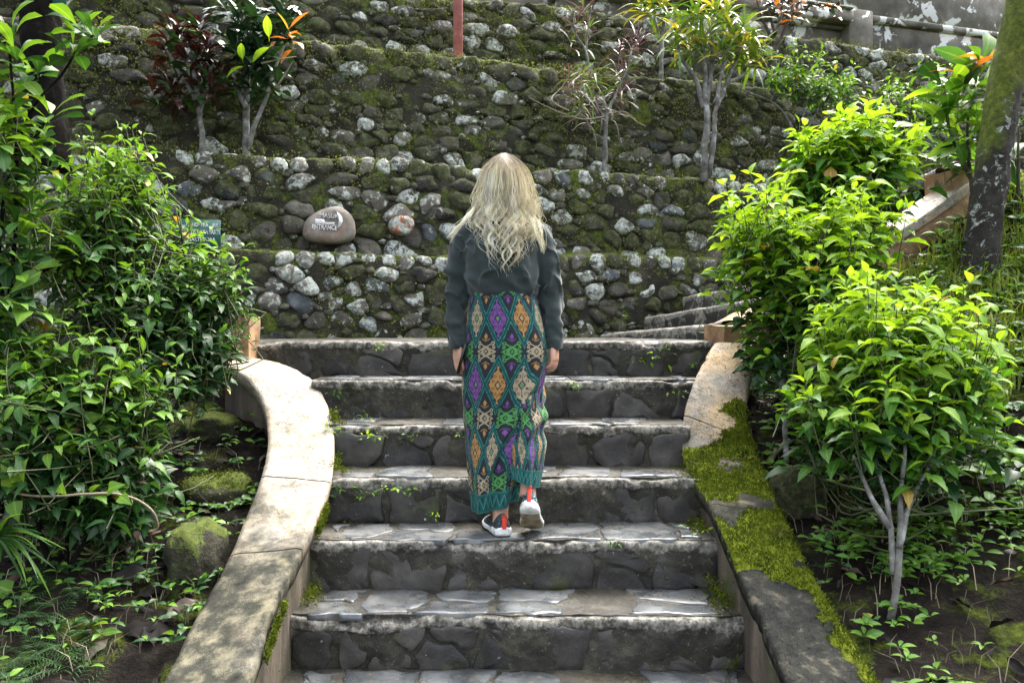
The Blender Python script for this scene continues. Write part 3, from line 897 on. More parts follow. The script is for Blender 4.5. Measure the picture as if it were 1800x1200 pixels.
pk = r.choice(sel, 15000)
pt = mv.reshape(-1, 3)[pk] + r.normal(0, 0.004, (15000, 3)) * np.array([1, 1, 0.3])
dr = nrm(np.array([0, -0.1, 1.0]) + 0.75 * r.standard_normal((15000, 3)) * np.array([1, 1, 0.3]))
V, T = scatter_tris(pt, dr, r.uniform(0.006, 0.017, 15000), r, 0.4)
obj('moss_tufts', V, T, M['mossy'], RW, smooth=False, kind='stuff')
# moss in the groove of the left coping's inner edge
r = np.random.default_rng(42)
tq = r.uniform(0.50, 1.0, 9000); wq = r.normal(0.015, 0.012, 9000)
pt = coping_pt(LA, LB, tq, wq)
dq = fbm(pt, 5, 3, 51)
ok = dq > -0.15
pt = pt[ok]; pt[:, 2] += -0.035 + r.normal(0, 0.012, len(pt)); pt[:, 0] += 0.012
dr = nrm(np.array([0.7, -0.2, 0.6]) + 0.6 * r.standard_normal((len(pt), 3)))
V, T = scatter_tris(pt, dr, r.uniform(0.006, 0.016, len(pt)), r, 0.5)
obj('moss_tufts', V, T, M['mossy'], LW, smooth=False, kind='stuff')

# ---------------------------------------------------------------- stone steps
b = NB('step_mortar')
ed = b.attr('edge')
n1 = b.noise(9, 7, 0.66); n2 = b.noise(38, 5, 0.65)
col = b.ramp(n1, [(0.3, (0.010, 0.009, 0.006)), (0.5, (0.030, 0.027, 0.018)), (0.7, (0.085, 0.076, 0.05))])
pale = b.step(b.math('ADD', b.math('MULTIPLY', ed, 0.22), b.math('ADD', b.math('MULTIPLY', n1, 0.35), b.math('MULTIPLY', n2, 0.35))), 0.49, 0.62)
col = b.mix(pale, col, b.ramp(n2, [(0.35, (0.10, 0.092, 0.07)), (0.65, (0.30, 0.285, 0.24))]))
mo = b.step(b.noise(4, 6, 0.68), 0.58, 0.72)
col = b.mix(b.math('MULTIPLY', mo, 0.7), col, (0.040, 0.046, 0.012))
nz = b.sep(b.geo.outputs['Normal'])[2]
rg = b.math('SUBTRACT', 0.78, b.math('MULTIPLY', b.step(nz, 0.6, 0.95), b.math('MULTIPLY', 0.45, b.step(b.noise(5, 4), 0.4, 0.6))))
gr = b.noise(120, 3, 0.75)
col = b.mix(b.math('MULTIPLY', b.step(gr, 0.54, 0.64), 0.45), col, (0.016, 0.015, 0.011))
col = b.mix(b.math('MULTIPLY', b.step(b.noise(75, 4, 0.7), 0.62, 0.68), 0.5), col, (0.30, 0.28, 0.23))
M['mortar'] = b.done(b.bsdf(col, rg, b.bump(b.math('ADD', n2, n1), 0.7, 0.012), 0.5))
b = NB('riser_stone')
w = b.math('MULTIPLY', b.oi.outputs['Random'], 30.0)
n1 = b.noise(6, 6, 0.62, w)
tone = b.math('MULTIPLY_ADD', b.oi.outputs['Random'], 0.9, 0.55)
col = b.ramp(n1, [(0.3, (0.014, 0.013, 0.0115)), (0.5, (0.034, 0.031, 0.027)), (0.7, (0.08, 0.073, 0.062))])
col = b.mix(1.0, col, b.n('CombineColor', {0: tone, 1: tone, 2: tone}).outputs[0], 'MULTIPLY')
col = b.mix(b.math('MULTIPLY', b.step(b.noise(5, 6, 0.65), 0.56, 0.66), 0.75), col, (0.06, 0.068, 0.022))
col = b.mix(b.step(b.noise(30, 6, 0.7), 0.66, 0.70), col, (0.26, 0.26, 0.23))
gr = b.noise(140, 3, 0.7)
col = b.mix(b.math('MULTIPLY', b.step(gr, 0.54, 0.68), 0.25), col, (0.13, 0.12, 0.10))
M['riser'] = b.done(b.bsdf(col, 0.62, b.bump(b.math('ADD', b.noise(40, 5, 0.65), b.noise(11, 3, 0.5, w)), 0.4, 0.008), 0.45))
b = NB('wet_slate')
w = b.math('MULTIPLY', b.oi.outputs['Random'], 30.0)
n1 = b.noise(8, 6, 0.6, w)
col = b.ramp(n1, [(0.3, (0.026, 0.029, 0.031)), (0.5, (0.070, 0.077, 0.079)), (0.7, (0.15, 0.16, 0.162))])
wet = b.step(b.noise(6, 5, 0.6, w), 0.38, 0.60)
col = b.mix(b.step(b.noise(22, 5, 0.65), 0.55, 0.66), col, (0.13, 0.115, 0.085))
M['slate'] = b.done(b.bsdf(col, b.math('SUBTRACT', 0.50, b.math('MULTIPLY', wet, 0.34)), b.bump(b.noise(26, 5, 0.6), 0.22, 0.006), 0.6))

st = empty('stone_staircase', (0, 3.6, ZC - 1.5), 'worn wet stone steps climbing between the two side walls', 'stairs')
def wall_x(arr, y):
    o_ = np.argsort(arr[:, 1])
    return float(np.interp(y, arr[o_, 1], arr[o_, 0]))
SR = np.random.default_rng(77)
WEEDS = []
for k in range(0, 8):
    Dk = D0 - k * TRD
    zt = ZC - H0 - RIS * k
    if k == 0: xl, xr = -1.62, 1.24
    else:
        xl, xr = wall_x(LA, Dk) - 0.05, wall_x(RA, Dk) + 0.05
        if k == 1: xl, xr = -1.06, 1.02
    xs = np.arange(xl, xr + 0.006, 0.0125)
    bx = (xs - xl) / (xr - xl)
    edge = 0.016 * fbm(np.stack([xs, 0 * xs + k * 3.1, 0 * xs], -1), 4, 4, 61)
    back = TRD + 0.05 if k else 1.0
    prof = [(back * q, 0, 0) for q in (1, 0.86, 0.72, 0.58, 0.46, 0.36, 0.27, 0.2, 0.14, 0.09, 0.055)] + \
           [(0.03, -0.001, 0.5), (0.02, -0.002, 0.8), (0.011, -0.005, 1), (0.005, -0.010, 1), (0.001, -0.018, 1), (0.0, -0.027, 1), (0.001, -0.037, .9)] + \
           [(0.004 + 0.0006 * q, -0.037 - 0.0105 * q, max(0, 0.7 - 0.07 * q)) for q in range(1, 18)]
    prof = np.array(prof)
    X = np.broadcast_to(xs[:, None], (len(xs), len(prof)))
    Y = Dk + prof[None, :, 0] + edge[:, None] * (prof[None, :, 0] < 0.2)
    Z = np.broadcast_to(zt + prof[None, :, 1], X.shape)
    V = np.stack([X, Y, Z], -1)
    dis = fbm(V, 11, 4, 62 + k)
    nose = prof[None, :, 2]
    V[..., 1] -= (prof[None, :, 0] < 0.02) * (dis * (0.010 + 0.006 * nose) + .003)
    V[..., 2] += np.where(prof[None, :, 0] > 0.004, dis * 0.004, 0) - nose * np.clip(fbm(V, 5, 3, 90 + k) - 0.15, 0, 1) * 0.04
    if k == 0:
        V[..., 2] += 0.0
    stp = obj('step', V, grid_faces(*X.shape), M['mortar'], st)
    eA = np.concatenate([[0.0, 0, 0, 0, .1, .15, .2, .3, .4, .55, .75], prof[11:, 2]])
    set_attr(stp.data, 'edge', np.tile(eA, len(xs)))
    # riser stones
    seeds = []
    x = xl + SR.uniform(-0.05, 0.05)
    while x < xr:
        w_ = SR.uniform(0.13, 0.36)
        if SR.random() < 0.28:
            seeds.append((x + w_ * 0.4, SR.uniform(0.035, 0.06))); seeds.append((x + w_ * 0.6, SR.uniform(0.12, 0.15)))
        else: seeds.append((x + w_ / 2, SR.uniform(0.06, 0.11)))
        x += w_
    for i, poly in enumerate(cells(seeds, xl, xr, -0.02, SR.uniform(0.155, 0.172))):
        if poly is None or np.ptp(poly[:, 0]) < 0.05: continue
        pr = round_poly(poly, 28, SR.uniform(0.004, 0.03), 0 if SR.random() < .6 else 1)
        q3 = np.stack([pr[:, 0], pr[:, 1], 0 * pr[:, 0] + k], -1)
        pr += 0.017 * np.stack([fbm(q3, 13, 3, 7), fbm(q3, 13, 3, 8)], -1)
        V, Q, T = stone_geo(pr, SR.uniform(0.000, 0.014), 0.008, True, 28, 0.03)
        wv = np.stack([V[:, 0], Dk + 0.008 - V[:, 2], zt - RIS + V[:, 1]], -1)
        obj('riser_stone', wv, [Q, T], M['riser'], stp)
    # tread slates
    if k == 0: continue
    seeds = []
    x = xl + SR.uniform(-0.1, 0.0)
    while x < xr:
        w_ = SR.uniform(0.16, 0.42)
        if SR.random() < 0.45:
            seeds.append((x + w_ * 0.45, 0.08)); seeds.append((x + w_ * 0.55, 0.23))
        else: seeds.append((x + w_ / 2, SR.uniform(0.12, 0.2)))
        x += w_
    for i, poly in enumerate(cells(seeds, xl + 0.07, xr - 0.07, 0.014, 0.315)):
        if poly is None or SR.random() < 0.26: continue
        pr = round_poly(poly, 40, SR.uniform(0.004, 0.035), 0)
        q3 = np.stack([pr[:, 0], pr[:, 1], 0 * pr[:, 0] + k], -1)
        pr += 0.020 * np.stack([fbm(q3, 13, 3, 7), fbm(q3, 13, 3, 8)], -1)
        V, Q, T = stone_geo(pr, SR.uniform(0.003, 0.008), 0.002, True, 40, 0.02)
        wv = np.stack([V[:, 0], Dk + V[:, 1], zt + V[:, 2]], -1)
        T = T[:, ::-1]; Q = Q[:, ::-1]
        obj('tread_slate', wv, [Q[:, ::-1], T[:, ::-1]], M['slate'], stp)

# landing in front of the lowest wall, running on to the left
g = Geo()
lx, ly = np.meshgrid(np.arange(-4.0, 1.6, 0.08), np.arange(4.9, 7.2, 0.08), indexing='ij')
lz = ZC - H0 - 0.004 + 0.004 * fbm(np.stack([lx, ly, 0 * lx], -1), 4, 3, 5)
lz = np.where(lx < -1.75, ZC - H0 - 0.004 - 0.35 * smooth01(-lx, 1.75, 2.0), lz)
o = obj('landing', np.stack([lx, ly, lz], -1), grid_faces(*lx.shape), M['mortar']); tagk(o, 'flat mortar landing at the top of the steps', 'landing', kind='structure')

# gate piers at the top of the stairs
b = NB('rusty_plaster')
col = b.ramp(b.noise(9, 6, 0.62), [(0.3, (0.10, 0.055, 0.025)), (0.5, (0.27, 0.15, 0.07)), (0.72, (0.42, 0.30, 0.17))])
col = b.mix(b.step(b.noise(6, 6, 0.66), 0.56, 0.66), col, (0.07, 0.07, 0.03))
col = b.mix(b.step(b.noise(24, 5, 0.66), 0.64, 0.68), col, (0.4, 0.38, 0.32))
M['rusty'] = b.done(b.bsdf(col, 0.75, b.bump(b.noise(40, 5, 0.65), 0.5, 0.008)))
def rough_box(c, s, ax, amp=0.006, n=10):
    g = Geo()
    axm = np.asarray(ax, float)
    for a in range(3):
        for sg_ in (-1, 1):
            u, v = [k for k in range(3) if k != a]
            q = np.linspace(-0.5, 0.5, n)
            A_, B_ = np.meshgrid(q, q, indexing='ij')
            L = np.zeros((n, n, 3)); L[..., a] = 0.5 * sg_; L[..., u] = A_; L[..., v] = B_
            f = grid_faces(n, n)
            if (sg_ > 0) == (a == 1): f = f[:, ::-1]
            V = (L * np.array(s)) @ axm + np.array(c)
            g.add(V, f)
    V = g.V(); V = V + amp * np.stack([fbm(V, 9, 3, k) for k in (1, 2, 3)], -1)
    return V, g.Fc()
V, Fq = rough_box(P(421, 605, 4.78) , (0.165, 0.20, 0.30), np.eye(3))
o = obj('gate_pier', V, Fq, M['rusty']); tagk(o, 'short rust stained plaster pier at the top of the left coping', 'pier')

# ---------------------------------------------------------------- upper flight turning right
uf = empty('upper_stairs', P(1200, 600, 5.6), 'second flight of stone steps turning right along the lowest wall', 'stairs')
eds = [((1060, 585, 6.10), (1262, 566, 5.02)), ((1138, 556, 6.38), (1330, 522, 5.22)), ((1203, 520, 6.55), (1360, 490, 5.35)),
       ((1275, 482, 6.75), (1420, 448, 5.5)), ((1345, 446, 6.95), (1480, 408, 5.62)), ((1410, 412, 7.15), (1535, 370, 5.75)), ((1475, 378, 7.3), (1590, 332, 5.9)), ((1540, 346, 7.5), (1640, 296, 6.0))]
for k, (a, b_) in enumerate(eds):
    a, b_ = P(*a), P(*b_)
    n = 60
    q = np.linspace(-0.03, 1.03, n)[:, None]
    e = a * (1 - q) + b_ * q
    e = e + U3 * (0.012 * fbm(e, 5, 3, 5 + k))[:, None]
    e[:, 2] += 0.008 * fbm(e, 6, 3, 8 + k)
    prof = [(0.75, 0.0), (0.5, 0), (0.25, 0), (0.1, 0), (0.04, -0.002), (0.015, -0.006), (0.004, -0.014), (0, -0.026)] + [(0.002, -0.026 - 0.03 * j) for j in range(1, 11)]
    V = np.stack([e + U3 * p[0] + np.array([0, 0, p[1]]) for p in prof], 1)
    V += 0.005 * fbm(V, 12, 3, k)[..., None] * np.array([1, -1, 0.5])
    stp = obj('step', V, grid_faces(n, len(prof)), M['mortar'], uf)
    set_attr(stp.data, 'edge', np.tile(np.array([.5, .5, .6, .8, 1.2, 1.4, 1.4, 1.3] + [max(0, 1.0 - .12 * j) for j in range(10)]), n))
    xd = nrm(b_ - a); Ln = np.linalg.norm(b_ - a)
    seeds = []; x = 0
    while x < Ln:
        w_ = SR.uniform(0.14, 0.3); seeds.append((x + w_ / 2, SR.uniform(0.06, 0.1))); x += w_
    for poly in cells(seeds, 0, Ln, 0.0, 0.14):
        if poly is None: continue
        pr = round_poly(poly, 20, SR.uniform(0.004, 0.03), 0)
        q3 = np.stack([pr[:, 0], pr[:, 1], 0 * pr[:, 0] + k], -1)
        pr += 0.02 * np.stack([fbm(q3, 13, 3, 7), fbm(q3, 13, 3, 8)], -1)
        V, Q, T = stone_geo(pr, SR.uniform(.0, .008), 0.006, True, 20, 0.03)
        wv = a + V[:, :1] * xd + np.array([0, 0, 1.0]) * (V[:, 1:2] - 0.17) - U3 * (V[:, 2:3] - 0.004)
        obj('riser_stone', wv, [Q, T], M['riser'], stp)
# near side wall of the upper flight
ca = np.array([P(1268, 590, 4.92), P(1330, 556, 5.0), P(1420, 505, 5.12), P(1500, 457, 5.24), P(1585, 405, 5.36), P(1650, 362, 5.45), P(1712, 318, 5.55)])
fw = empty('upper_side_wall', ca[3] - np.array([0, 0, 0.5]), 'sloping cream coping wall of the upper stairs behind the bright shrubs', 'wall')
a = catmull(ca, 80); bb = a + N3 * 0.26 + np.array([0, 0, 0.02])
w = np.linspace(0, 1, 9)
top = a[:, None] * (1 - w)[None, :, None] + bb[:, None] * w[None, :, None]
top[..., 2] += 0.004 * fbm(top, 10, 3, 3)
allv = np.concatenate([(a - np.array([0, 0, .06]))[:, None], top, (bb - np.array([0, 0, .06]))[:, None]], 1)
o = obj('coping_slab', allv, grid_faces(*allv.shape[:2]), M['coping'], fw)
set_attr(o.data, 'algae', np.full(allv.shape[0] * allv.shape[1], 0.08)); set_attr(o.data, 'warm', np.full(allv.shape[0] * allv.shape[1], 0.8))
rows = [a + N3 * 0.02 + np.array([0, 0, h]) for h in (-0.7, -0.5, -0.35, -0.2, -0.05)] + [bb - N3 * 0.02 + np.array([0, 0, h]) for h in (-0.05, -0.2, -0.35, -0.7)]
obj('wall_body', np.array(rows), grid_faces(len(rows), 80), M['rusty'], fw)
V, Fq = rough_box(P(1282, 596, 4.86), (0.20, 0.22, 0.16), AXW)
obj('base_block', V, Fq, M['rusty'], fw)
V, Fq = rough_box(P(1672, 340, 5.72), (0.22, 0.24, 0.26), AXW)
o = obj('gate_pier', V, Fq, M['rusty']); tagk(o, 'low rust stained pier above the upper coping beside the mossy trunk', 'pier')

# ---------------------------------------------------------------- plants: leaf shapes
def leaf_tpl(prof, fold=0.25, droop=0.25, n=7, serr=0.0, curl=0.0, wave=0.0):
    """unit leaf along +Y, base at the origin, face up +Z; all triangles"""
    t = np.linspace(0, 1, n)
    w = np.interp(t, *prof)
    V = []; row = []
    for i in range(n):
        zc = -droop * t[i] ** 2 + 0.06 * math.sin(t[i] * 3)
        sw = w[i] * (1 + (serr if i % 2 else -serr))
        if w[i] < 1e-4:
            V.append((0, t[i], zc)); row.append((len(V) - 1,) * 3)
        else:
            wz = wave * math.sin(i * 2.1)
            V += [(-sw, t[i] - serr * 0.1, zc + fold * sw + wz), (0, t[i], zc), (sw, t[i] - serr * 0.1, zc + fold * sw - wz)]
            row.append((len(V) - 3, len(V) - 2, len(V) - 1))
    T = []
    for i in range(n - 1):
        a, c = row[i], row[i + 1]
        for k in (0, 1):
            p, q, r_, s = a[k], a[k + 1], c[k + 1], c[k]
            if p != q: T.append((p, q, r_))
            if r_ != s: T.append((p, r_, s))
    # petiole
    V0 = len(V)
    V += [(-0.012, -0.16, 0.02), (0.012, -0.16, 0.02), (0.012, 0.02, 0.0), (-0.012, 0.02, 0.0)]
    T += [(V0, V0 + 1, V0 + 2), (V0, V0 + 2, V0 + 3)]
    V = np.array(V, float)
    return V, np.array([t_ for t_ in T if len(set(t_)) == 3])
def rib_of(V):
    return (np.abs(V[:, 0]) < 1e-6).astype(np.float32)
OVATE = ([0, .07, .2, .36, .55, .75, .9, 1], [0, .13, .225, .25, .215, .135, .06, 0])
OBOV = ([0, .15, .4, .62, .82, .94, 1], [0, .05, .14, .22, .22, .12, 0])
ELL = ([0, .12, .3, .5, .7, .88, 1], [0, .1, .17, .19, .16, .08, 0])
STRAP = ([0, .1, .4, .7, .9, 1], [0.035, .06, .075, .06, .03, 0])
NARROW = ([0, .1, .4, .7, .9, 1], [0.02, .03, .035, .028, .012, 0])
HEART = ([0, .04, .15, .32, .5, .7, .9, 1], [0, .24, .38, .38, .30, .17, .05, 0])
TPL = {
    'ov0': leaf_tpl(OVATE, 0.35, 0.18, 8, 0.07), 'ov1': leaf_tpl(OVATE, 0.15, 0.40, 8, 0.07), 'ov2': leaf_tpl(OVATE, 0.6, 0.05, 8, 0.06, wave=0.02),
    'ob0': leaf_tpl(OBOV, 0.25, 0.15, 7), 'ob1': leaf_tpl(OBOV, 0.4, 0.35, 7),
    'el0': leaf_tpl(ELL, 0.3, 0.2, 7), 'el1': leaf_tpl(ELL, 0.15, 0.45, 7), 'el2': leaf_tpl(ELL, 0.5, 0.05, 7, wave=0.015),
    'st0': leaf_tpl(STRAP, 0.5, 0.35, 8), 'st1': leaf_tpl(STRAP, 0.4, 0.7, 8), 'st2': leaf_tpl(STRAP, 0.6, 0.1, 8),
    'nr0': leaf_tpl(NARROW, 0.6, 0.3, 8), 'nr1': leaf_tpl(NARROW, 0.5, 0.85, 8), 'nr2': leaf_tpl(NARROW, 0.5, 0.05, 8),
    'he0': leaf_tpl(HEART, 0.2, 0.25, 8, 0.04), 'he1': leaf_tpl(HEART, 0.35, 0.1, 8, 0.04),
    'dd0': leaf_tpl(ELL, 0.7, -0.25, 7, wave=0.05), 'dd1': leaf_tpl(ELL, -0.4, 0.25, 7, wave=0.06),
}
_lm = {}
def leaf_mesh(tpl, mat):
    k = (tpl, mat)
    if k not in _lm:
        V, T = TPL[tpl]
        _lm[k] = mesh_arr('leaf', V, T, M[mat])
        set_attr(_lm[k], 'rib', rib_of(V))
    return _lm[k]
def frames(dr, up):
    y = nrm(dr)
    x = nrm(np.cross(y, up))
    z = np.cross(x, y)
    return np.stack([x, y, z], -1)      # columns
def put_leaves(root, L, max_obj=300, name='leaf', cell=15, seed=3):
    """L: list of (pos, dir, up, size, tpl, mat); the largest in view become parts, the rest one mass"""
    if not L: return
    pos = np.array([l[0] for l in L]); dr = np.array([l[1] for l in L]); up = np.array([l[2] for l in L]); sz = np.array([l[3] for l in L])
    Fm = frames(dr, up)
    c = pos + nrm(dr) * sz[:, None] * 0.5
    px = 900 + F * c[:, 0] / c[:, 1]; py = HY - F * (c[:, 2] - ZC) / c[:, 1]
    inv = (px > -10) & (px < 1810) & (py > -10) & (py < 1210)
    order = np.argsort(c[:, 1])
    seen = {}
    front = []
    for i in order:
        if not inv[i]: continue
        k = (int(px[i] // cell), int(py[i] // cell))
        if k not in seen:
            seen[k] = 1; front.append(i)
    if len(L) <= max_obj: chosen = set(range(len(L)))
    else:
        front = np.array(front)
        score = sz[front] * F / c[front, 1] * np.random.default_rng(seed).uniform(0.6, 1.2, len(front)) if len(front) else np.array([])
        chosen = set(front[np.argsort(-score)[:max_obj]].tolist()) if len(front) else set()
    pinv = Matrix.Translation(-Vector(root.location))
    for i in chosen:
        o = bpy.data.objects.new(name, leaf_mesh(L[i][4], L[i][5]))
        COL.objects.link(o)
        o.parent = root
        o.matrix_parent_inverse = pinv
        m = Matrix.Identity(4)
        R = Fm[i] * sz[i]
        for a in range(3):
            for b_ in range(3): m[a][b_] = R[a, b_]
            m[a][3] = pos[i][a]
        o.matrix_basis = m
    rest = [i for i in range(len(L)) if i not in chosen]
    if rest:
        mats = sorted({L[i][5] for i in rest})
        Vs, Ts, Mi, n, Rb = [], [], [], 0, []
        byk = {}
        for i in rest: byk.setdefault((L[i][4], L[i][5]), []).append(i)
        for (tp, mt), ids in byk.items():
            V, T = TPL[tp]
            W = np.einsum('nij,vj->nvi', Fm[ids] * sz[ids][:, None, None], V) + pos[ids][:, None]
            Tt = T[None] + (np.arange(len(ids)) * len(V))[:, None, None] + n
            Vs.append(W.reshape(-1, 3)); Ts.append(Tt.reshape(-1, 3)); n += len(ids) * len(V)
            Mi.append(np.full(len(ids) * len(T), mats.index(mt))); Rb.append(np.tile(rib_of(V), len(ids)))
        lo_ = obj('leaf_mass', np.concatenate(Vs), np.concatenate(Ts), [M[m] for m in mats], root, kind='stuff', midx=np.concatenate(Mi))
        set_attr(lo_.data, 'rib', np.concatenate(Rb))

UP = np.array([0, 0, 1.0])
def stem_obj(root, pts, r0, r1, mat, name='stem', ns=8, n=24, wob=0.12, seed=0):
    p = catmull(np.array(pts, float), n)
    r = np.linspace(r0, r1, n)
    p = p + (wob * r[:, None]) * np.stack([vnoise(p, 12, seed + k) for k in range(3)], -1) * 4
    V, Q, T = tube(p, r * (1 + 0.15 * vnoise(p, 20, seed)), ns)
    obj(name, V, [Q, T], mat, root)
    return p
def shrub(name, label, cat, base, stems, blobs, nshoot, tpls, size, cols, group=None, wood='bark', seed=1, pairs=(3, 6), upk=0.8, node=0.035, slen=(0.12, 0.26), extra=None, r0=0.013, shell=0.55, twigm='twig', flat=0.35, leaders=0.16, ybase=0.62):
    """blobs: (px,py,D,rx_px,ry_px,rd_m[,weight]); cols: (young and sunlit, mid, dark) material keys"""
    r = np.random.default_rng(seed)
    root = empty(name, base, label, cat, group)
    sk = []
    for k, s in enumerate(stems):
        pts = [P(*q) for q in s]
        sk.append(stem_obj(root, pts, r0 * r.uniform(0.8, 1.2), r0 * 0.4, M[wood], seed=seed * 7 + k))
    sk = np.concatenate(sk) if sk else np.array([base])
    B = [(P(b_[0], b_[1], b_[2]), b_[3] * b_[2] / F, b_[4] * b_[2] / F, b_[5], (b_[6] if len(b_) > 6 else 1.0)) for b_ in blobs]
    wts = np.array([(x[1] * x[2]) ** 0.75 * x[4] for x in B]); wts /= wts.sum()
    allc = sum(x[0] * w_ for x, w_ in zip(B, wts))
    tw = Geo(); L = []
    for i in range(nshoot):
        c, rx, rz, rd, _ = B[r.choice(len(B), p=wts)]
        v = nrm(r.standard_normal(3)); rad = r.random() ** (1 / 3) * (1 - shell) + shell if r.random() < 0.75 else r.random()
        tip = c + v * rad * np.array([rx, rd, rz])
        lead = r.random() < leaders and v[2] > -.2
        if lead: tip = c + v * r.uniform(.9, 1.12) * np.array([rx, rd, rz]) + UP * r.uniform(.04, .16)
        gzz = float(ground_z(tip[0], tip[1])) + 0.03
        if tip[2] < gzz: tip[2] = gzz + r.uniform(0, 0.1)
        d = nrm((tip - allc) * 0.9 / (np.linalg.norm(tip - allc) + 0.2) + upk * UP + 0.35 * r.standard_normal(3))
        ln = r.uniform(*slen) * (1.5 if lead else 1.0)
        st_ = tip - d * ln + np.array([0, 0, -0.02])
        # join to the nearest stem
        dd = np.linalg.norm(sk - st_, axis=1) + 2.0 * np.clip(sk[:, 2] - st_[2], 0, 9)
        near = sk[np.argmin(dd)]
        if np.linalg.norm(near - st_) < 0.55 and r.random() < 0.6:
            mid = (near + st_) / 2 + np.array([0, 0, -0.03]) + 0.02 * r.standard_normal(3)
            V, Q, T = tube(catmull(np.array([near, mid, st_]), 6), np.linspace(0.005, 0.003, 6), 4, False); tw.add(V, Q)
        path = catmull(np.array([st_, (st_ + tip) / 2 + 0.012 * r.standard_normal(3), tip]), 6)
        V, Q, T = tube(path, np.linspace(0.003, 0.0015, 6), 4, False); tw.add(V, Q)
        npair = r.integers(*pairs)
        out = np.linalg.norm((tip - c) / np.array([rx, rd, rz]))
        az = r.uniform(0, np.pi)
        high = (tip[2] - allc[2])
        for k in range(npair):
            q = 1 - k * node / ln
            if q < 0: break
            pt = st_ + (tip - st_) * q
            az += np.pi / 2 + r.normal(0, 0.25)
            e1 = nrm(np.cross(d, np.array([0.3, 0.7, 0.2]))); e2 = np.cross(d, e1)
            for sg_ in (0, np.pi):
                if r.random() < 0.08: continue
                sd_ = e1 * math.cos(az + sg_) + e2 * math.sin(az + sg_)
                el = (0.9 if k == 0 else 0.25) + r.normal(0, 0.15)
                hzv = nrm(np.array([sd_[0], sd_[1], sd_[2] * .25]))
                ld = nrm(sd_ + d * el + .1 * r.standard_normal(3)) if k == 0 else nrm(hzv + UP * (.18 - .12 * k) * flat * 2 + .16 * r.standard_normal(3))
                upv = nrm(UP + 0.2 * d + 0.28 * r.standard_normal(3))
                szl = size * r.uniform(0.8, 1.25) * (0.62 + 0.19 * k if k < 3 else 1.0)
                u_ = r.random()
                yb = ybase - 0.16 * k + 1.4 * high + 0.3 * (out - 0.8)  # young leaves at tips; brighter with height puts sunlit tops into leaf colour
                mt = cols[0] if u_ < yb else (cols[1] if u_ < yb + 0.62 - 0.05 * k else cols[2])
                if r.random() < .012: mt = 'lf_yel' if r.random() < .6 else 'lf_brown'
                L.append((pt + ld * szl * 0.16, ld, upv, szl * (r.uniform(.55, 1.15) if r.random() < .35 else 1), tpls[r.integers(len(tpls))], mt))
    if extra: L += extra(r)
    obj('twigs', tw.V(), tw.Fc(), M[twigm], root, kind='stuff')
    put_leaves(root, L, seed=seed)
    return root

# ---- right hand shrubs
G_R = ('lf_bright', 'lf_mid', 'lf_dark')
shrub('leafy_shrub', 'sunlit yellow green shrub nearest the mossy coping with white lichened stems', 'shrub', P(1565, 1085, 3.08),
      [[(1565, 1085, 3.08), (1578, 1000, 3.12), (1583, 900, 3.2), (1590, 790, 3.3), (1600, 690, 3.45)], [(1572, 1010, 3.12), (1562, 900, 3.2), (1545, 830, 3.3), (1530, 740, 3.45)],
       [(1578, 960, 3.14), (1600, 880, 3.25), (1640, 800, 3.35), (1660, 720, 3.45)], [(1570, 930, 3.18), (1535, 880, 3.2), (1500, 800, 3.3)]],
      [(1590, 640, 3.6, 150, 110, .32), (1500, 720, 3.5, 105, 95, .30), (1660, 700, 3.5, 95, 100, .28), (1570, 770, 3.42, 120, 70, .26), (1530, 560, 3.75, 110, 80, .28), (1640, 560, 3.7, 60, 60, .2, .6), (1720, 650, 3.5, 40, 60, .15, .6)],
      400, ['ov0', 'ov1', 'ov2'], 0.102, G_R, 'bright shrubs right of the steps', 'lichen_bark', 101, r0=0.0125, ybase=0.70, node=.05, slen=(.14, .32), shell=.35, leaders=.22)
shrub('leafy_shrub', 'large bright shrub beside the upper stairs in front of the cream pier', 'shrub', P(1385, 800, 4.1),
      [[(1385, 815, 4.08), (1382, 740, 4.12), (1395, 680, 4.18), (1400, 590, 4.3), (1390, 480, 4.4)], [(1388, 720, 4.14), (1430, 680, 4.2), (1450, 590, 4.3), (1460, 480, 4.4)]] +
      [[(1375 + 18 * k, 690 - 4 * k, 4.25 + 0.02 * k), (1372 + 19 * k, 600, 4.32), (1368 + 22 * k, 500, 4.4)] for k in range(6)],
      [(1390, 410, 4.5, 120, 70, .32), (1330, 480, 4.4, 62, 105, .26), (1450, 480, 4.35, 120, 110, .32), (1480, 570, 4.2, 100, 90, .28), (1370, 590, 4.35, 70, 60, .2), (1310, 380, 4.5, 40, 40, .2, .5), (1500, 400, 4.5, 90, 60, .28), (1350, 650, 4.2, 40, 50, .15, .6)],
      440, ['ov0', 'ov1', 'ov2'], 0.102, G_R, 'bright shrubs right of the steps', 'lichen_bark', 102, r0=0.016, ybase=0.70, node=.05, slen=(.14, .32), shell=.35, leaders=.22)
shrub('leafy_shrub', 'rearmost bright shrub rising above the others against the stone terraces', 'shrub', P(1500, 560, 4.95),
      [[(1500, 560, 4.95), (1500, 450, 4.98), (1490, 350, 5.0), (1480, 240, 5.0)], [(1510, 540, 4.95), (1550, 420, 5.0), (1580, 300, 5.0)]],
      [(1480, 280, 5.0, 85, 65, .26), (1420, 330, 5.0, 55, 45, .22), (1550, 270, 5.0, 60, 55, .22), (1500, 340, 4.9, 110, 50, .26), (1482, 215, 5.0, 22, 25, .1, .8), (1600, 240, 5.05, 30, 30, .12, .7)],
      230, ['ov0', 'ov1', 'ov2', 'he0'], 0.118, G_R, 'bright shrubs right of the steps', 'bark', 103, ybase=0.70, node=.05, slen=(.14, .32), shell=.35, leaders=.22)
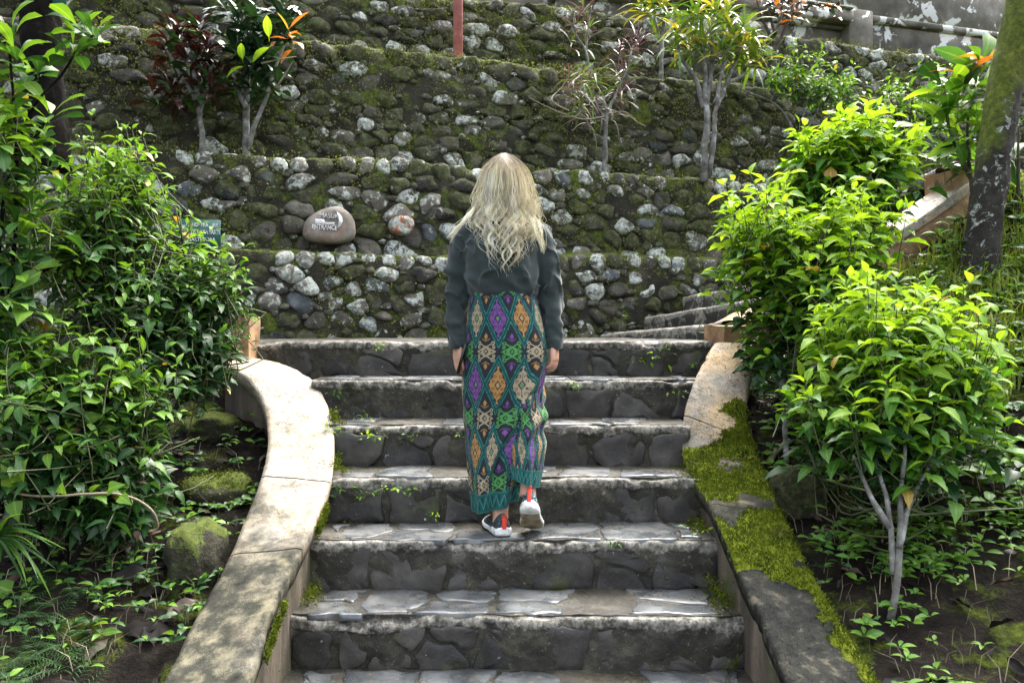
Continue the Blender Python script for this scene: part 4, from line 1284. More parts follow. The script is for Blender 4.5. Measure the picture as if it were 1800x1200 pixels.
# ---- left hand shrubs
G_L = ('lf_lyoung', 'lf_lmid', 'lf_dark')  # darker leaves, fewer fresh ones: shade on these bushes is put into colour
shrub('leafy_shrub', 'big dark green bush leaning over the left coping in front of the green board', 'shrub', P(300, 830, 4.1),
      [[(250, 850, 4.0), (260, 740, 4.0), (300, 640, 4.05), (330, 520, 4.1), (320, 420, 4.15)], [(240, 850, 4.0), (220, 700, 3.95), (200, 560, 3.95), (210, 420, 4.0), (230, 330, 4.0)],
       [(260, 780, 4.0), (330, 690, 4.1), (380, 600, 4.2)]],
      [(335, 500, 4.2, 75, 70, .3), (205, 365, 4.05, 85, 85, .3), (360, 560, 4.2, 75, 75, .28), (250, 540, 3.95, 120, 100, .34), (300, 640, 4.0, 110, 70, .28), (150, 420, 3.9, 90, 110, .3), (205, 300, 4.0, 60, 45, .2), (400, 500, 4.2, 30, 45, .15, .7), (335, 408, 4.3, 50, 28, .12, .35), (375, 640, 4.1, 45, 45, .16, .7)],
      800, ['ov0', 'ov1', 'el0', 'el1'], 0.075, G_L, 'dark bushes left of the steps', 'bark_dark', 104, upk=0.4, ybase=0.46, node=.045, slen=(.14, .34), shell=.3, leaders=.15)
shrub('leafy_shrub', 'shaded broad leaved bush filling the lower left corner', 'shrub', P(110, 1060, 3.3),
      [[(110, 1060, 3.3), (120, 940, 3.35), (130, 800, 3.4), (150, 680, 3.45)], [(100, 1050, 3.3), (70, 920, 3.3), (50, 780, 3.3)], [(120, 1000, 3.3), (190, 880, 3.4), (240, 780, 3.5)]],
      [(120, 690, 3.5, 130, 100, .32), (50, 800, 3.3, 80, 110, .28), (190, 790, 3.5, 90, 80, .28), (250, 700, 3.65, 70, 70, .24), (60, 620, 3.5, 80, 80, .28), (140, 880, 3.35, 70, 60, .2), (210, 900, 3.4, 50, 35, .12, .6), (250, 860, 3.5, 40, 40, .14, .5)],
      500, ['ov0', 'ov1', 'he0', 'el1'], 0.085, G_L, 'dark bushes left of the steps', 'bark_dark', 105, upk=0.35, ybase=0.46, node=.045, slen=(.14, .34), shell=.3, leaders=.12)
def whorl_extra(specs, tpls, mats, size):
    def f(r):
        L = []
        for (px, py, D, n) in specs:
            p = P(px, py, D)
            ax = nrm(np.array([r.normal(0, .3), r.normal(-.2, .3), 1.0]))
            e1 = nrm(np.cross(ax, [0.3, 1, 0])); e2 = np.cross(ax, e1)
            for k in range(n):
                a = k * 2.4 + r.normal(0, .2); el = 0.2 + 1.0 * k / n
                d = nrm(e1 * math.cos(a) + e2 * math.sin(a) + ax * el)
                s = size * r.uniform(0.8, 1.2)
                L.append((p + d * s * 0.16 - ax * 0.02 * (n - k) * 0.35, d, nrm(ax + 0.3 * r.standard_normal(3)), s, tpls[r.integers(len(tpls))], mats[r.integers(len(mats))]))
        return L
    return f
wh = [(140, 45, 3.5, 9), (165, 60, 3.5, 8), (130, 85, 3.5, 7), (60, 120, 3.6, 8), (52, 130, 3.6, 4), (90, 195, 3.6, 9), (30, 90, 3.5, 8), (10, 200, 3.5, 8), (40, 260, 3.6, 8), (70, 240, 3.6, 7), (0, 300, 3.5, 8), (80, 300, 3.6, 6), (20, 340, 3.5, 8), (15, 50, 3.55, 7),
      (5, 430, 3.5, 8), (30, 400, 3.5, 7), (60, 370, 3.55, 7), (10, 520, 3.4, 8), (40, 470, 3.45, 7), (150, 440, 3.6, 9), (20, 600, 3.4, 8)]
shrub('leafy_shrub', 'taller shrub at the left edge with paddle leaves whorled on bare branches', 'shrub', P(5, 900, 3.5),
      [[(0, 900, 3.5), (5, 700, 3.5), (20, 500, 3.5), (30, 330, 3.5), (25, 200, 3.5), (15, 60, 3.55)], [(15, 560, 3.5), (0, 480, 3.5), (20, 300, 3.5), (65, 180, 3.55), (110, 130, 3.5), (138, 85, 3.5), (165, 62, 3.5)], [(60, 240, 3.55), (90, 200, 3.58)], [(20, 500, 3.5), (90, 470, 3.55), (150, 445, 3.6)]],
      [(10, 260, 3.5, 50, 90, .2), (0, 460, 3.45, 60, 110, .25)], 60, ['ob0', 'ob1'], 0.105, G_L, 'dark bushes left of the steps', 'bark_dark', 106, extra=whorl_extra(wh, ['ob0', 'ob1'], ['lf_lyoung', 'lf_lmid', 'lf_lmid', 'lf_lyoung', 'lf_dark'], 0.125), r0=0.011)

# ---- small trees on the ledges
def rosette(r, p, ax, n, size, tpls, mats, spread=1.0, hang=0.0):
    e1 = nrm(np.cross(ax, [0.31, 0.9, 0.17])); e2 = np.cross(ax, e1)
    L = []
    for k in range(n):
        a = k * 2.39996 + r.normal(0, .2)
        el = (1.6 * (k / n) ** 1.2 - 0.25 * hang) / spread
        d = nrm(e1 * math.cos(a) + e2 * math.sin(a) + ax * el - UP * hang * 0.5)
        s = size * r.uniform(0.75, 1.2)
        L.append((p - ax * 0.10 * (1 - k / n) + d * s * 0.1, d, nrm(ax + UP * 0.4 + 0.25 * r.standard_normal(3)), s, tpls[r.integers(len(tpls))], mats[r.integers(len(mats))]))
    return L
def ledge_tree(name, label, cat, stems, heads, seed, wood='lichen_bark', r0=0.03, r1=0.012, group=None, twigs=None, extra=None):
    """stems: list of pixel polylines; heads: (px,py,D,n,size,tpls,mats,hang)"""
    r = np.random.default_rng(seed)
    root = empty(name, P(*stems[0][0]) - np.array([0, 0, 0.04]), label, cat, group)
    for k, s in enumerate(stems):
        pts = [P(*q) for q in s]
        if k == 0: pts[0] = pts[0] - np.array([0, 0, 0.06])
        f = 1.0 if k == 0 else 0.7
        stem_obj(root, pts, r0 * f, r1 * f, M[wood], 'trunk' if k == 0 else 'branch', 8, 20, 0.10, seed + k)
    L = []
    for h in heads:
        px, py, D, n, sz, tp, mt = h[:7]
        hang = h[7] if len(h) > 7 else 0.0
        ax = nrm(np.array([r.normal(0, .25), r.normal(-0.15, .25), 1.0]))
        L += rosette(r, P(px, py, D), ax, n, sz, tp, mt, 1.0, hang)
    if extra: L += extra(r)
    if twigs:
        tw = Geo()
        for t in twigs:
            V, Q, T = tube(catmull(np.array([P(*q) for q in t]), 16), np.linspace(0.008, 0.003, 16), 5, False); tw.add(V, Q)
        obj('twigs', tw.V(), tw.Fc(), M['twig_dry'], root, kind='stuff')
    put_leaves(root, L, seed=seed)
    return root
D3 = 5.97   # ledge of the second tier, left part
ra = np.random.default_rng(5)
hd = [(ra.uniform(268, 385), ra.uniform(35, 165), D3 + ra.uniform(-.2, .2), 9, 0.15, ['el0', 'el1', 'el2', 'st0'], ['lf_red', 'lf_red', 'lf_red', 'lf_dark'], 0.2) for _ in range(26)]
ledge_tree('ledge_tree', 'small tree with dark red glossy leaves on the second wall ledge', 'tree',
           [[(355, 266, D3), (356, 230, D3), (350, 195, D3), (345, 150, D3), (335, 90, D3)], [(354, 205, D3), (340, 170, D3), (310, 120, D3), (290, 80, D3)], [(352, 200, D3), (362, 160, D3), (372, 110, D3), (375, 60, D3)]], hd, 201, r0=0.024)
hd = [(ra.uniform(395, 520), ra.uniform(0, 150), D3 + ra.uniform(-.1, .3), 9, 0.16, ['el0', 'el1', 'el2'], ['lf_gloss', 'lf_gloss', 'lf_gloss', 'lf_dark'], 0.25) for _ in range(34)]
hd += [(510, 45, D3 - .15, 5, 0.14, ['el2', 'st2'], ['lf_orange', 'lf_yel']), (512, 60, D3 - .12, 3, 0.13, ['el1'], ['lf_orange'], 0.6), (470, 60, D3 - .2, 2, 0.16, ['el0'], ['lf_bright']), (420, 95, D3 - .2, 3, 0.12, ['el0'], ['lf_bright'])]
ledge_tree('ledge_tree', 'dark glossy leaved tree with one orange and yellow sprig on the wall ledge', 'tree',
           [[(432, 266, D3 + .05), (432, 210, D3 + .05), (434, 160, D3 + .05), (430, 90, D3 + .1), (425, 20, D3 + .1)], [(438, 264, D3 + .05), (448, 220, D3), (465, 180, D3), (480, 130, D3), (500, 80, D3)], [(433, 190, D3), (418, 160, D3), (405, 110, D3)]], hd, 202, r0=0.03,
           twigs=[[(460, 112, D3 - .1), (490, 105, D3 - .15), (520, 100, D3 - .1)], [(485, 155, D3 - .1), (505, 125, D3 - .1), (515, 108, D3 - .1)]])
D4 = 6.95
hd = [(ra.uniform(1000, 1100), ra.uniform(125, 205), D4 + ra.uniform(-.2, .2), 10, 0.17, ['nr0', 'nr1', 'nr2'], ['lf_purple', 'lf_purple', 'lf_strap'], 0.6) for _ in range(20)]
hd += [(ra.uniform(1085, 1128), ra.uniform(60, 120), D4 + .1, 11, 0.18, ['nr0', 'nr2'], ['lf_purple', 'lf_red', 'lf_purple'], 0.1) for _ in range(6)]
ledge_tree('ledge_tree', 'thin crooked tree with drooping purple grey strap leaves', 'tree',
           [[(1063, 302, D4 - .15), (1064, 250, D4 - .15), (1066, 205, D4 - .1), (1060, 170, D4)], [(1066, 205, D4 - .1), (1085, 160, D4), (1100, 130, D4), (1110, 90, D4)], [(1064, 210, D4 - .1), (1045, 180, D4), (1030, 150, D4)]], hd, 203, r0=0.022, r1=0.010,
           twigs=[[(1062, 205, D4 - .2), (1030, 210, D4 - .25), (990, 200, D4 - .3), (945, 180, D4 - .3), (930, 172, D4 - .3)], [(1000, 195, D4 - .25), (970, 178, D4 - .3), (990, 150, D4 - .2), (1000, 135, D4 - .2)], [(1070, 200, D4 - .15), (1100, 198, D4 - .2), (1120, 215, D4 - .2), (1135, 222, D4 - .2)], [(1030, 190, D4 - .2), (1010, 205, D4 - .2), (985, 205, D4 - .2)]])
D5 = 7.2
YG = ['lf_strap', 'lf_strap', 'lf_strap_y', 'lf_strap']
hd = [(px, py, D5 + ra.uniform(-.15, .15), 16, 0.22, ['st0', 'st1', 'st2'], YG, 0.15) for (px, py) in ((1195, 45), (1225, 20), (1250, 45), (1280, 20), (1310, 40), (1235, 75), (1270, 85), (1300, 75), (1320, 100), (1210, 80), (1190, 70), (1255, 10), (1315, 70), (1330, 95), (1285, 60))]
ledge_tree('ledge_tree', 'pale trunked multi stemmed tree with yellow green strap leaves on the ledge', 'tree',
           [[(1237, 308, D5 - .2), (1239, 260, D5 - .2), (1243, 215, D5 - .15), (1240, 180, D5 - .1), (1240, 130, D5), (1235, 80, D5)], [(1246, 308, D5 - .2), (1254, 260, D5 - .2), (1258, 200, D5 - .15), (1264, 150, D5 - .1), (1285, 80, D5)], [(1238, 190, D5 - .1), (1222, 140, D5), (1195, 95, D5), (1190, 60, D5)], [(1258, 190, D5 - .1), (1280, 140, D5), (1300, 90, D5)],
            [(1242, 185, D5 - .1), (1250, 130, D5), (1252, 60, D5)], [(1258, 180, D5 - .12), (1275, 150, D5), (1312, 128, D5)]], hd, 204, r0=0.034, r1=0.016)
D6 = 7.9
hd = [(px, py, D6 + ra.uniform(-.1, .1), 13, 0.22, ['st0', 'st1', 'st2'], ['lf_strap_y', 'lf_strap'], 0.2) for (px, py) in ((1140, 15), (1165, 5), (1180, 25), (1150, -10), (1125, 5))]
ledge_tree('ledge_tree', 'slim tree with yellow strap leaves on the third wall ledge', 'tree',
           [[(1161, 140, D6 - .1), (1163, 100, D6 - .1), (1165, 60, D6), (1170, 10, D6)], [(1163, 115, D6 - .1), (1160, 70, D6), (1148, 25, D6)]], hd, 205, r0=0.024, r1=0.012)
hd = [(ra.uniform(1330, 1470), ra.uniform(-30, 18), 8.1 + ra.uniform(-.2, .2), 7, 0.13, ['el0', 'el1'], ['lf_orange', 'lf_red', 'lf_gloss', 'lf_brown'], 0.3) for _ in range(16)]
ledge_tree('ledge_tree', 'pale stemmed tree with orange red leaf tips below the temple base', 'tree',
           [[(1358, 165, 8.0), (1360, 120, 8.0), (1362, 70, 8.05), (1350, 10, 8.1)], [(1361, 90, 8.0), (1380, 50, 8.05), (1395, 0, 8.1)], [(1362, 60, 8.0), (1375, 20, 8.1), (1370, -30, 8.1)], [(1362, 75, 8.05), (1340, 35, 8.1), (1330, 0, 8.1)]], hd, 206, r0=0.03, r1=0.010, wood='bark')
hd = [(ra.uniform(995, 1045), ra.uniform(0, 70), 7.8, 9, 0.17, ['nr0', 'nr2', 'st2'], ['lf_strap', 'lf_purple'], 0.2) for _ in range(6)]
ledge_tree('ledge_tree', 'spindly strap leaved sapling near the red post on the third ledge', 'tree',
           [[(1035, 128, 7.7), (1030, 90, 7.7), (1012, 60, 7.75), (1008, 15, 7.8)], [(1030, 95, 7.7), (1034, 50, 7.75), (1040, 10, 7.8)]], hd, 207, r0=0.012, r1=0.006)
# small leaved shrubs on the right of the third tier
shrub('ledge_shrub', 'loose small leaved shrub on the ledge below the temple base', 'shrub', P(1405, 240, 7.5),
      [[(1410, 262, 7.5), (1412, 200, 7.5), (1420, 140, 7.5)], [(1406, 250, 7.5), (1370, 190, 7.5), (1300, 155, 7.45)], [(1412, 240, 7.5), (1440, 190, 7.5), (1470, 150, 7.5)]],
      [(1410, 140, 7.5, 60, 30, .3), (1450, 150, 7.5, 50, 25, .3), (1385, 125, 7.5, 30, 20, .2), (1500, 165, 7.5, 30, 22, .2, .5)], 95, ['el0', 'el1'], 0.085, ('lf_lyoung', 'lf_mid', 'lf_dark'), 'small shrubs on the upper ledges', 'lichen_bark', 107, r0=0.012, slen=(.1, .2))
shrub('ledge_shrub', 'twiggy small leaved shrub on the ledge left of the mossy trunk', 'shrub', P(1600, 262, 7.6),
      [[(1600, 270, 7.6), (1600, 210, 7.6), (1610, 140, 7.6)], [(1600, 250, 7.6), (1570, 190, 7.6), (1560, 140, 7.6)], [(1602, 240, 7.6), (1640, 190, 7.6), (1660, 150, 7.6)]],
      [(1600, 150, 7.6, 60, 50, .3), (1650, 170, 7.6, 40, 50, .25), (1570, 190, 7.6, 40, 40, .25), (1640, 220, 7.6, 50, 40, .25)], 80, ['el0', 'el1'], 0.09, ('lf_lyoung', 'lf_mid', 'lf_dark'), 'small shrubs on the upper ledges', 'bark', 108, r0=0.012, slen=(.1, .2))
# big leaved plant behind the trunk
wh = [(1725, 110, 5.4, 5), (1690, 170, 5.4, 7), (1665, 215, 5.4, 7), (1700, 240, 5.4, 6), (1660, 150, 5.4, 6), (1720, 150, 5.4, 5), (1785, 270, 5.3, 6), (1795, 330, 5.3, 6), (1690, 300, 5.4, 4), (1640, 235, 5.5, 5), (1790, 210, 5.4, 5)]
def big_extra(r):
    L = whorl_extra(wh, ['ob0', 'el0', 'ob1'], ['lf_mid', 'lf_lyoung', 'lf_dark', 'lf_mid', 'lf_bright'], 0.22)(r)
    L += whorl_extra([(1728, 115, 5.35, 3), (1745, 105, 5.35, 2), (1700, 130, 5.35, 2)], ['ob0', 'el0'], ['lf_orange', 'lf_yel'], 0.2)(r)
    return L
shrub('broad_leaf_plant', 'broad leaved plant with orange young leaves behind the mossy trunk', 'plant', P(1705, 380, 5.4),
      [[(1712, 400, 5.4), (1708, 330, 5.4), (1700, 240, 5.4), (1720, 120, 5.4)], [(1710, 320, 5.4), (1670, 230, 5.4), (1660, 160, 5.4)], [(1790, 380, 5.3), (1790, 300, 5.3), (1790, 220, 5.35)]],
      [(1690, 230, 5.4, 30, 80, .15)], 12, ['ob0', 'el0'], 0.17, ('lf_lyoung', 'lf_mid', 'lf_dark'), None, 'bark', 109, extra=big_extra, r0=0.014)

# ---- the two big trunks
def big_tree(label, pts, mat, seed, crown, nleaf, tplk, lm):
    r = np.random.default_rng(seed)
    root = empty('tree', P(*pts[0][:3]), label, 'tree')
    pp = np.array([list(P(q[0], q[1], q[2])) + [q[3]] for q in pts])
    n = 90
    c = catmull(pp, n)
    V, Q, T = tube(c[:, :3], c[:, 3], 48)
    base = np.concatenate([np.repeat(c[:, :3], 48, 0), c[:1, :3], c[-1:, :3]])
    d = V - base
    rg_ = 1 - np.abs(fbm(V * np.array([1, 1, .25]), 22, 2, seed + 5))
    V = base + d * (.86 + 0.10 * fbm(V, 7, 3, seed) + 0.05 * fbm(V, 30, 2, seed + 3) + .09 * rg_)[:, None]
    obj('trunk', V, [Q, T], mat, root)
    L = []
    top = c[-1, :3]
    for k in range(crown[0]):
        e = top + np.array([r.normal(0, crown[1]), r.normal(0, crown[1]) + crown[3], r.uniform(0.2, crown[2])])
        m = (top + e) / 2 + r.normal(0, .12, 3)
        p = stem_obj(root, [c[-6 - 2 * k % 20, :3], m, e], c[-1, 3] * 0.6, 0.01, mat, 'branch', 8, 14, .05, seed + k)
        for j in range(nleaf):
            q = p[r.integers(5, 14)] + r.normal(0, .22, 3)
            L.append((q, nrm(r.standard_normal(3) + [0, 0, -.2]), nrm(UP + .4 * r.standard_normal(3)), r.uniform(.10, .16), tplk[r.integers(len(tplk))], lm[r.integers(len(lm))]))
    put_leaves(root, L, 300, seed=seed)
    return root
b = NB('mossy_trunk')
pz = b.sep(b.geo.outputs['Position'])
n1 = b.noise(9, 6, 0.65)
col = b.ramp(n1, [(0.3, (0.012, 0.010, 0.008)), (0.55, (0.035, 0.03, 0.024)), (0.8, (0.10, 0.09, 0.075))])
lm = b.step(b.noise(13, 7, 0.72, dist=0.6), 0.54, 0.62)
col = b.mix(lm, col, b.ramp(b.noise(50, 3), [(0.35, (0.22, 0.25, 0.20)), (0.6, (0.50, 0.52, 0.50))]))
nx = b.sep(b.geo.outputs['Normal'])[0]
ms = b.math('ADD', b.math('MULTIPLY', b.math('SUBTRACT', pz[2], 2.0 + 1.15), 0.8), b.math('MULTIPLY', nx, -0.22))
mm = b.step(b.math('ADD', ms, b.noise(6, 5, 0.65)), 0.45, 0.72)
col = b.mix(mm, col, b.ramp(b.noise(28, 4, 0.7), [(0.3, (0.035, 0.05, 0.006)), (0.55, (0.10, 0.125, 0.012)), (0.75, (0.19, 0.22, 0.03))]))
M['trunk_moss'] = b.done(b.bsdf(col, 0.9, b.bump(b.math('ADD', b.noise(45, 5, 0.7), b.math('MULTIPLY', mm, b.noise(140, 3, 0.8))), 0.9, 0.015), 0.3))
big_tree('leaning tree trunk with green moss and white lichen at the right edge',
         [(1722, 505, 5.0, .125), (1725, 450, 5.0, .112), (1736, 360, 5.0, .105), (1750, 250, 5.0, .102), (1768, 150, 5.02, .102), (1790, 40, 5.05, .098), (1815, -80, 5.1, .09), (1850, -300, 5.2, .075), (1880, -520, 5.3, .06)], M['trunk_moss'], 301, (9, 0.75, 1.5, 0.6), 110, ['el0', 'el1'], ['lf_mid', 'lf_dark'])
big_tree('dark shaded tree trunk at the top left corner behind the bush',
         [(85, 300, 5.2, .14), (80, 200, 5.2, .125), (76, 110, 5.2, .12), (72, 20, 5.2, .12), (66, -120, 5.2, .11), (60, -350, 5.2, .09)], M['bark_dark'], 302, (12, 0.8, 1.2, -0.3), 130, ['el0', 'el1'], ['lf_dark', 'lf_gloss'])
g = Geo(); gbox(g, P(104, -10, 5.15), (0.085, 0.012, 0.16), None, 0.003)
o = obj('tree_plate', g.V(), g.Fc(), M['board']); tagk(o, 'small teal plate fixed to the dark trunk at the top left', 'sign')

# ---------------------------------------------------------------- undergrowth
def ground_pt(px, py):
    """where the sight line of a photograph pixel meets the ground"""
    lo, hi = 1.5, 8.0
    prev = None
    for D in np.linspace(lo, hi, 260):
        p = P(px, py, D)
        if p[2] <= float(ground_z(p[0], p[1])): return np.array([p[0], p[1], float(ground_z(p[0], p[1]))])
    return P(px, py, 5.0)
r = np.random.default_rng(55)
# grass on the right bank
n = 9000
gxs = r.uniform(1.9, 4.2, n * 3); gys = r.uniform(3.6, 6.0, n * 3)
ok = (gys < 4.9 + 0.325 * (gxs - 1.3)) & (fbm(np.stack([gxs, gys, 0 * gxs], -1), 1.6, 2, 4) + 0.75 * (gys - 4.0) > 0.0)
gxs, gys = gxs[ok][:n], gys[ok][:n]
def blades(x, y, h, r, mat, name, label, wide=0.005):
    n = len(x)
    z = ground_z(x, y)
    p = np.stack([x, y, z - 0.005], -1)
    lean = r.standard_normal((n, 3)) * np.array([1, 1, 0]) * 0.45
    h = np.asarray(h)[:, None]
    sdv = nrm(np.stack([r.standard_normal(n), r.standard_normal(n) * .4, 0 * x], -1)) * wide
    a, b_ = p - sdv, p + sdv
    m = p + (UP + lean * 0.4) * h * 0.55
    c, d = m - sdv * .8, m + sdv * .8
    t = p + (UP * 0.9 + lean * 1.3) * h * 0.95
    V = np.stack([a, b_, c, d, t], 1).reshape(-1, 3)
    k = np.arange(n)[:, None] * 5
    T = np.concatenate([k + np.array([[0, 1, 3]]), k + np.array([[0, 3, 2]]), k + np.array([[2, 3, 4]])], 1).reshape(-1, 3)
    o = obj(name, V, T, M[mat], smooth=False); tagk(o, label, 'grass', kind='stuff')
blades(gxs, gys, r.uniform(.04, .16, len(gxs)), r, 'grass', 'grass', 'fresh green grass on the bank below the mossy trunk')
n = 900
xs = np.concatenate([r.uniform(1.2, 3.2, n), r.uniform(-2.6, -1.15, n // 2)]); ys = np.concatenate([r.uniform(2.3, 4.6, n), r.uniform(2.4, 4.2, n // 2)])
blades(xs, ys, r.uniform(.03, .14, len(xs)), r, 'twig_dry', 'dry_grass', 'thin dry stalks scattered over the dark soil', 0.0018)
# low ground cover: three-leaved sprigs
def sprig_leaves(r, p, n, size, mats, lift=0.05, tpls=('el0', 'ov0')):
    L = []
    q = p + UP * lift * r.uniform(.5, 1.3)
    a0 = r.uniform(0, 6.28)
    for k in range(n):
        a = a0 + k * 6.283 / n + r.normal(0, .25)
        d = nrm(np.array([math.cos(a), math.sin(a), r.uniform(.05, .5)]))
        L.append((q + d * size * .15, d, nrm(UP + .3 * r.standard_normal(3) + [0, -.25, 0]), size * r.uniform(.7, 1.25), tpls[r.integers(len(tpls))], mats[r.integers(len(mats))]))
    return L
def cover(name, label, region, n, size, mats, seed, lift, clump=None, tpls=('el0', 'ov0')):
    r = np.random.default_rng(seed)
    L = []
    x0, x1, y0, y1 = region
    while len(L) < n * 3:
        x, y = r.uniform(x0, x1), r.uniform(y0, y1)
        if clump is not None and fbm(np.array([x, y, 0.0]), clump, 2, seed) + r.normal(0, .25) < -0.35: continue
        p = np.array([x, y, float(ground_z(x, y))])
        if x > 1.25 and y > 4.85 + .325 * (x - 1.3): continue
        L += sprig_leaves(r, p, r.integers(3, 6), size * r.uniform(.7, 1.3), mats, lift, tpls)
    root = empty(name, L[0][0], label, 'ground cover')
    root['kind'] = 'stuff'
    put_leaves(root, L, 150, seed=seed)
cover('ground_cover', 'low creeping plants with small bright leaves on the right bank', (1.22, 3.2, 2.1, 3.6), 2100, .042, ['lf_lyoung', 'lf_mid', 'lf_lyoung'], 61, .05, 1.8)
cover('ground_cover', 'sparse seedlings on the soil between the right shrubs and the trunk', (1.2, 3.6, 3.2, 5.3), 1300, .05, ['lf_lyoung', 'lf_mid', 'lf_dark'], 62, .06, 2.2)
cover('ground_cover', 'tiny leafy weeds on the shaded soil beside the left coping', (-2.3, -1.12, 2.4, 4.5), 700, .040, ['lf_lmid', 'lf_lyoung', 'lf_dark'], 63, .05, 2.5)
cover('ground_cover', 'knee high tangle of weeds behind the nearest bright shrub', (1.7, 3.6, 3.4, 5.3), 420, .075, ['lf_lyoung', 'lf_mid', 'lf_lmid', 'lf_dark'], 64, .13, 1.5)
# lacy dark fern mass bottom left
r = np.random.default_rng(66)
L = []
root = empty('fern_patch', P(60, 1180, 2.7), 'lacy dark green fern patch in the bottom left corner', 'fern')
for k in range(90):
    p = ground_pt(r.uniform(-20, 150), r.uniform(1030, 1230)); 
    a = r.uniform(0, 6.28); d = nrm(np.array([math.cos(a), math.sin(a) - .2, r.uniform(.4, 1.0)])); ln = r.uniform(.10, .18)
    sdv = nrm(np.cross(d, UP)); 
    for j in range(11):
        q = p + d * ln * (j + 1) / 11 - UP * .05 * (j / 11) ** 2
        for sg_ in (-1, 1):
            L.append((q, nrm(sdv * sg_ + d * .55), nrm(UP + .2 * r.standard_normal(3)), .045 * (1.1 - j / 12), 'nr0', 'lf_lmid' if r.random() < .5 else 'lf_dark'))
put_leaves(root, L, 120, name='leaflet', seed=66)
# fan of long blades at the left edge
L = []
root = empty('palm_seedling', P(5, 1010, 3.1), 'small fan of narrow pale green blades at the left edge', 'plant')
for k in range(14):
    a = -0.9 + 1.9 * k / 13
    L.append((P(-5, 945, 3.1), nrm(np.array([math.cos(a), -.25 + r.normal(0, .15), math.sin(-a) * .8 + .15])), nrm(UP + .2 * r.standard_normal(3)), r.uniform(.16, .24), ['nr0', 'nr1'][k % 2], 'lf_lmid' if k % 3 else 'lf_lyoung'))
V, Q, T = tube(catmull(np.array([P(-2, 1060, 3.1), P(-8, 1000, 3.1), P(-5, 945, 3.1)]), 8), .004, 5); obj('stalk', V, [Q, T], M['twig'], root)
put_leaves(root, L, seed=5)
# vine reaching across the lower left
vn = empty('vine', P(28, 868, 3.15), 'pale bare vine reaching right from the left edge with a hooked tip', 'vine')
V, Q, T = tube(catmull(np.array([P(*q) for q in ((-10, 850, 3.15), (28, 866, 3.15), (90, 872, 3.13), (150, 868, 3.12), (205, 868, 3.14), (245, 880, 3.16), (272, 905, 3.2), (275, 930, 3.22), (262, 934, 3.22))]), 60), .0045, 6)
obj('stalk', V, [Q, T], M['twig_dry'], vn)
L = []
for (px, py, a, s) in ((30, 855, 2.0, .10), (35, 842, 1.2, .09), (25, 880, -1.2, .08), (190, 862, .5, .075), (210, 872, -.4, .06), (110, 868, 1.5, .05), (110, 1095, .6, .10), (100, 1090, -1.0, .08), (20, 1040, 2.5, .09), (35, 1055, .4, .07)):
    L.append((P(px, py, 3.12), nrm(np.array([math.cos(a), -.4, math.sin(a)])), nrm(np.array([0, -.8, .6])), s, 'he0', 'lf_lyoung' if s < .095 else 'lf_bright'))
put_leaves(vn, L, seed=6)

# dead leaves lying on the soil
r = np.random.default_rng(67)
dead = [((190, 1040), .22, 'large curled grey dead leaf lying uppermost in the litter by the left coping', 'lf_litter', .1), ((245, 1060), .18, 'dark crumpled dead leaf in the middle of the litter by the left coping', 'lf_litter', 1.2), ((215, 1120), .26, 'long flat grey dead leaf lowest in the litter by the left coping', 'lf_litter', -.2),
        ((290, 1100), .17, 'curled brown dead leaf touching the left coping', 'lf_brown', .8), ((270, 1150), .15, 'small dark dead leaf near the bottom of the left coping', 'lf_litter', 2.0), ((255, 760), .17, 'broad brown withered leaf hanging in the left bush', 'lf_brown', .4), ((385, 790), .13, 'shrivelled tan leaf near the curve of the left coping', 'lf_brown', 1.5), ((340, 800), .12, 'reddish dead leaf on the soil behind the left coping', 'lf_brown', 2.6),
        ((1355, 860), .17, 'folded grey dead leaf against the outer edge of the mossy coping', 'lf_litter', -1.0), ((1675, 865), .13, 'upright grey dead leaf right of the lichened stems', 'lf_litter', 1.5), ((1705, 830), .12, 'orange brown dead leaf on the right bank', 'lf_brown', .9), ((1515, 1105), .06, 'small yellow fallen leaf beside the bottom of the right coping', 'lf_yel', .2),
        ((1625, 1000), .11, 'narrow rust brown leaf lying on the right bank soil', 'lf_brown', 1.9), ((1765, 985), .08, 'small tan dead leaf near the right picture edge', 'lf_brown', .1), ((1445, 925), .08, 'crinkled brown leaf beside the mossy boulder', 'lf_brown', 2.2)]
for (q, s, lb, mt, a) in dead:
    p = ground_pt(*q) + UP * .02
    V, T = TPL['dd0' if r.random() < .5 else 'dd1']
    Fm = frames(np.array([[math.cos(a), math.sin(a) * .8, .12]]), np.array([nrm(np.array([r.normal(0, .2), -.45, .9]))]))[0]
    V = V * np.array([1.3, 1, 1])
    V2 = (V * s * .72) @ Fm.T + p
    th = np.array([0, 0, -.0015])
    o = obj('dead_leaf', V2, T, M[mt]); tagk(o, lb, 'leaf', 'fallen dead leaves')
r = np.random.default_rng(69)
Ls = []
for k in range(420):
    if k % 2: x, y = r.uniform(-2.4, -1.15), r.uniform(2.4, 4.4)
    else: x, y = r.uniform(1.2, 3.2), r.uniform(2.2, 4.6)
    a = r.uniform(0, 6.28)
    Ls.append((np.array([x, y, float(ground_z(x, y)) + r.uniform(.005, .025)]), nrm(np.array([math.cos(a), math.sin(a), r.normal(0, .25)])), nrm(UP + .5 * r.standard_normal(3)), r.uniform(.04, .13), ['dd0', 'dd1'][k % 2], ['lf_litter', 'lf_litter', 'lf_brown'][r.integers(3)]))
lr = empty('leaf_litter', (0, 3.4, ZC - 1), 'dark rotting leaf litter strewn over both banks', 'leaf litter'); lr['kind'] = 'stuff'
put_leaves(lr, Ls, 0, seed=2)
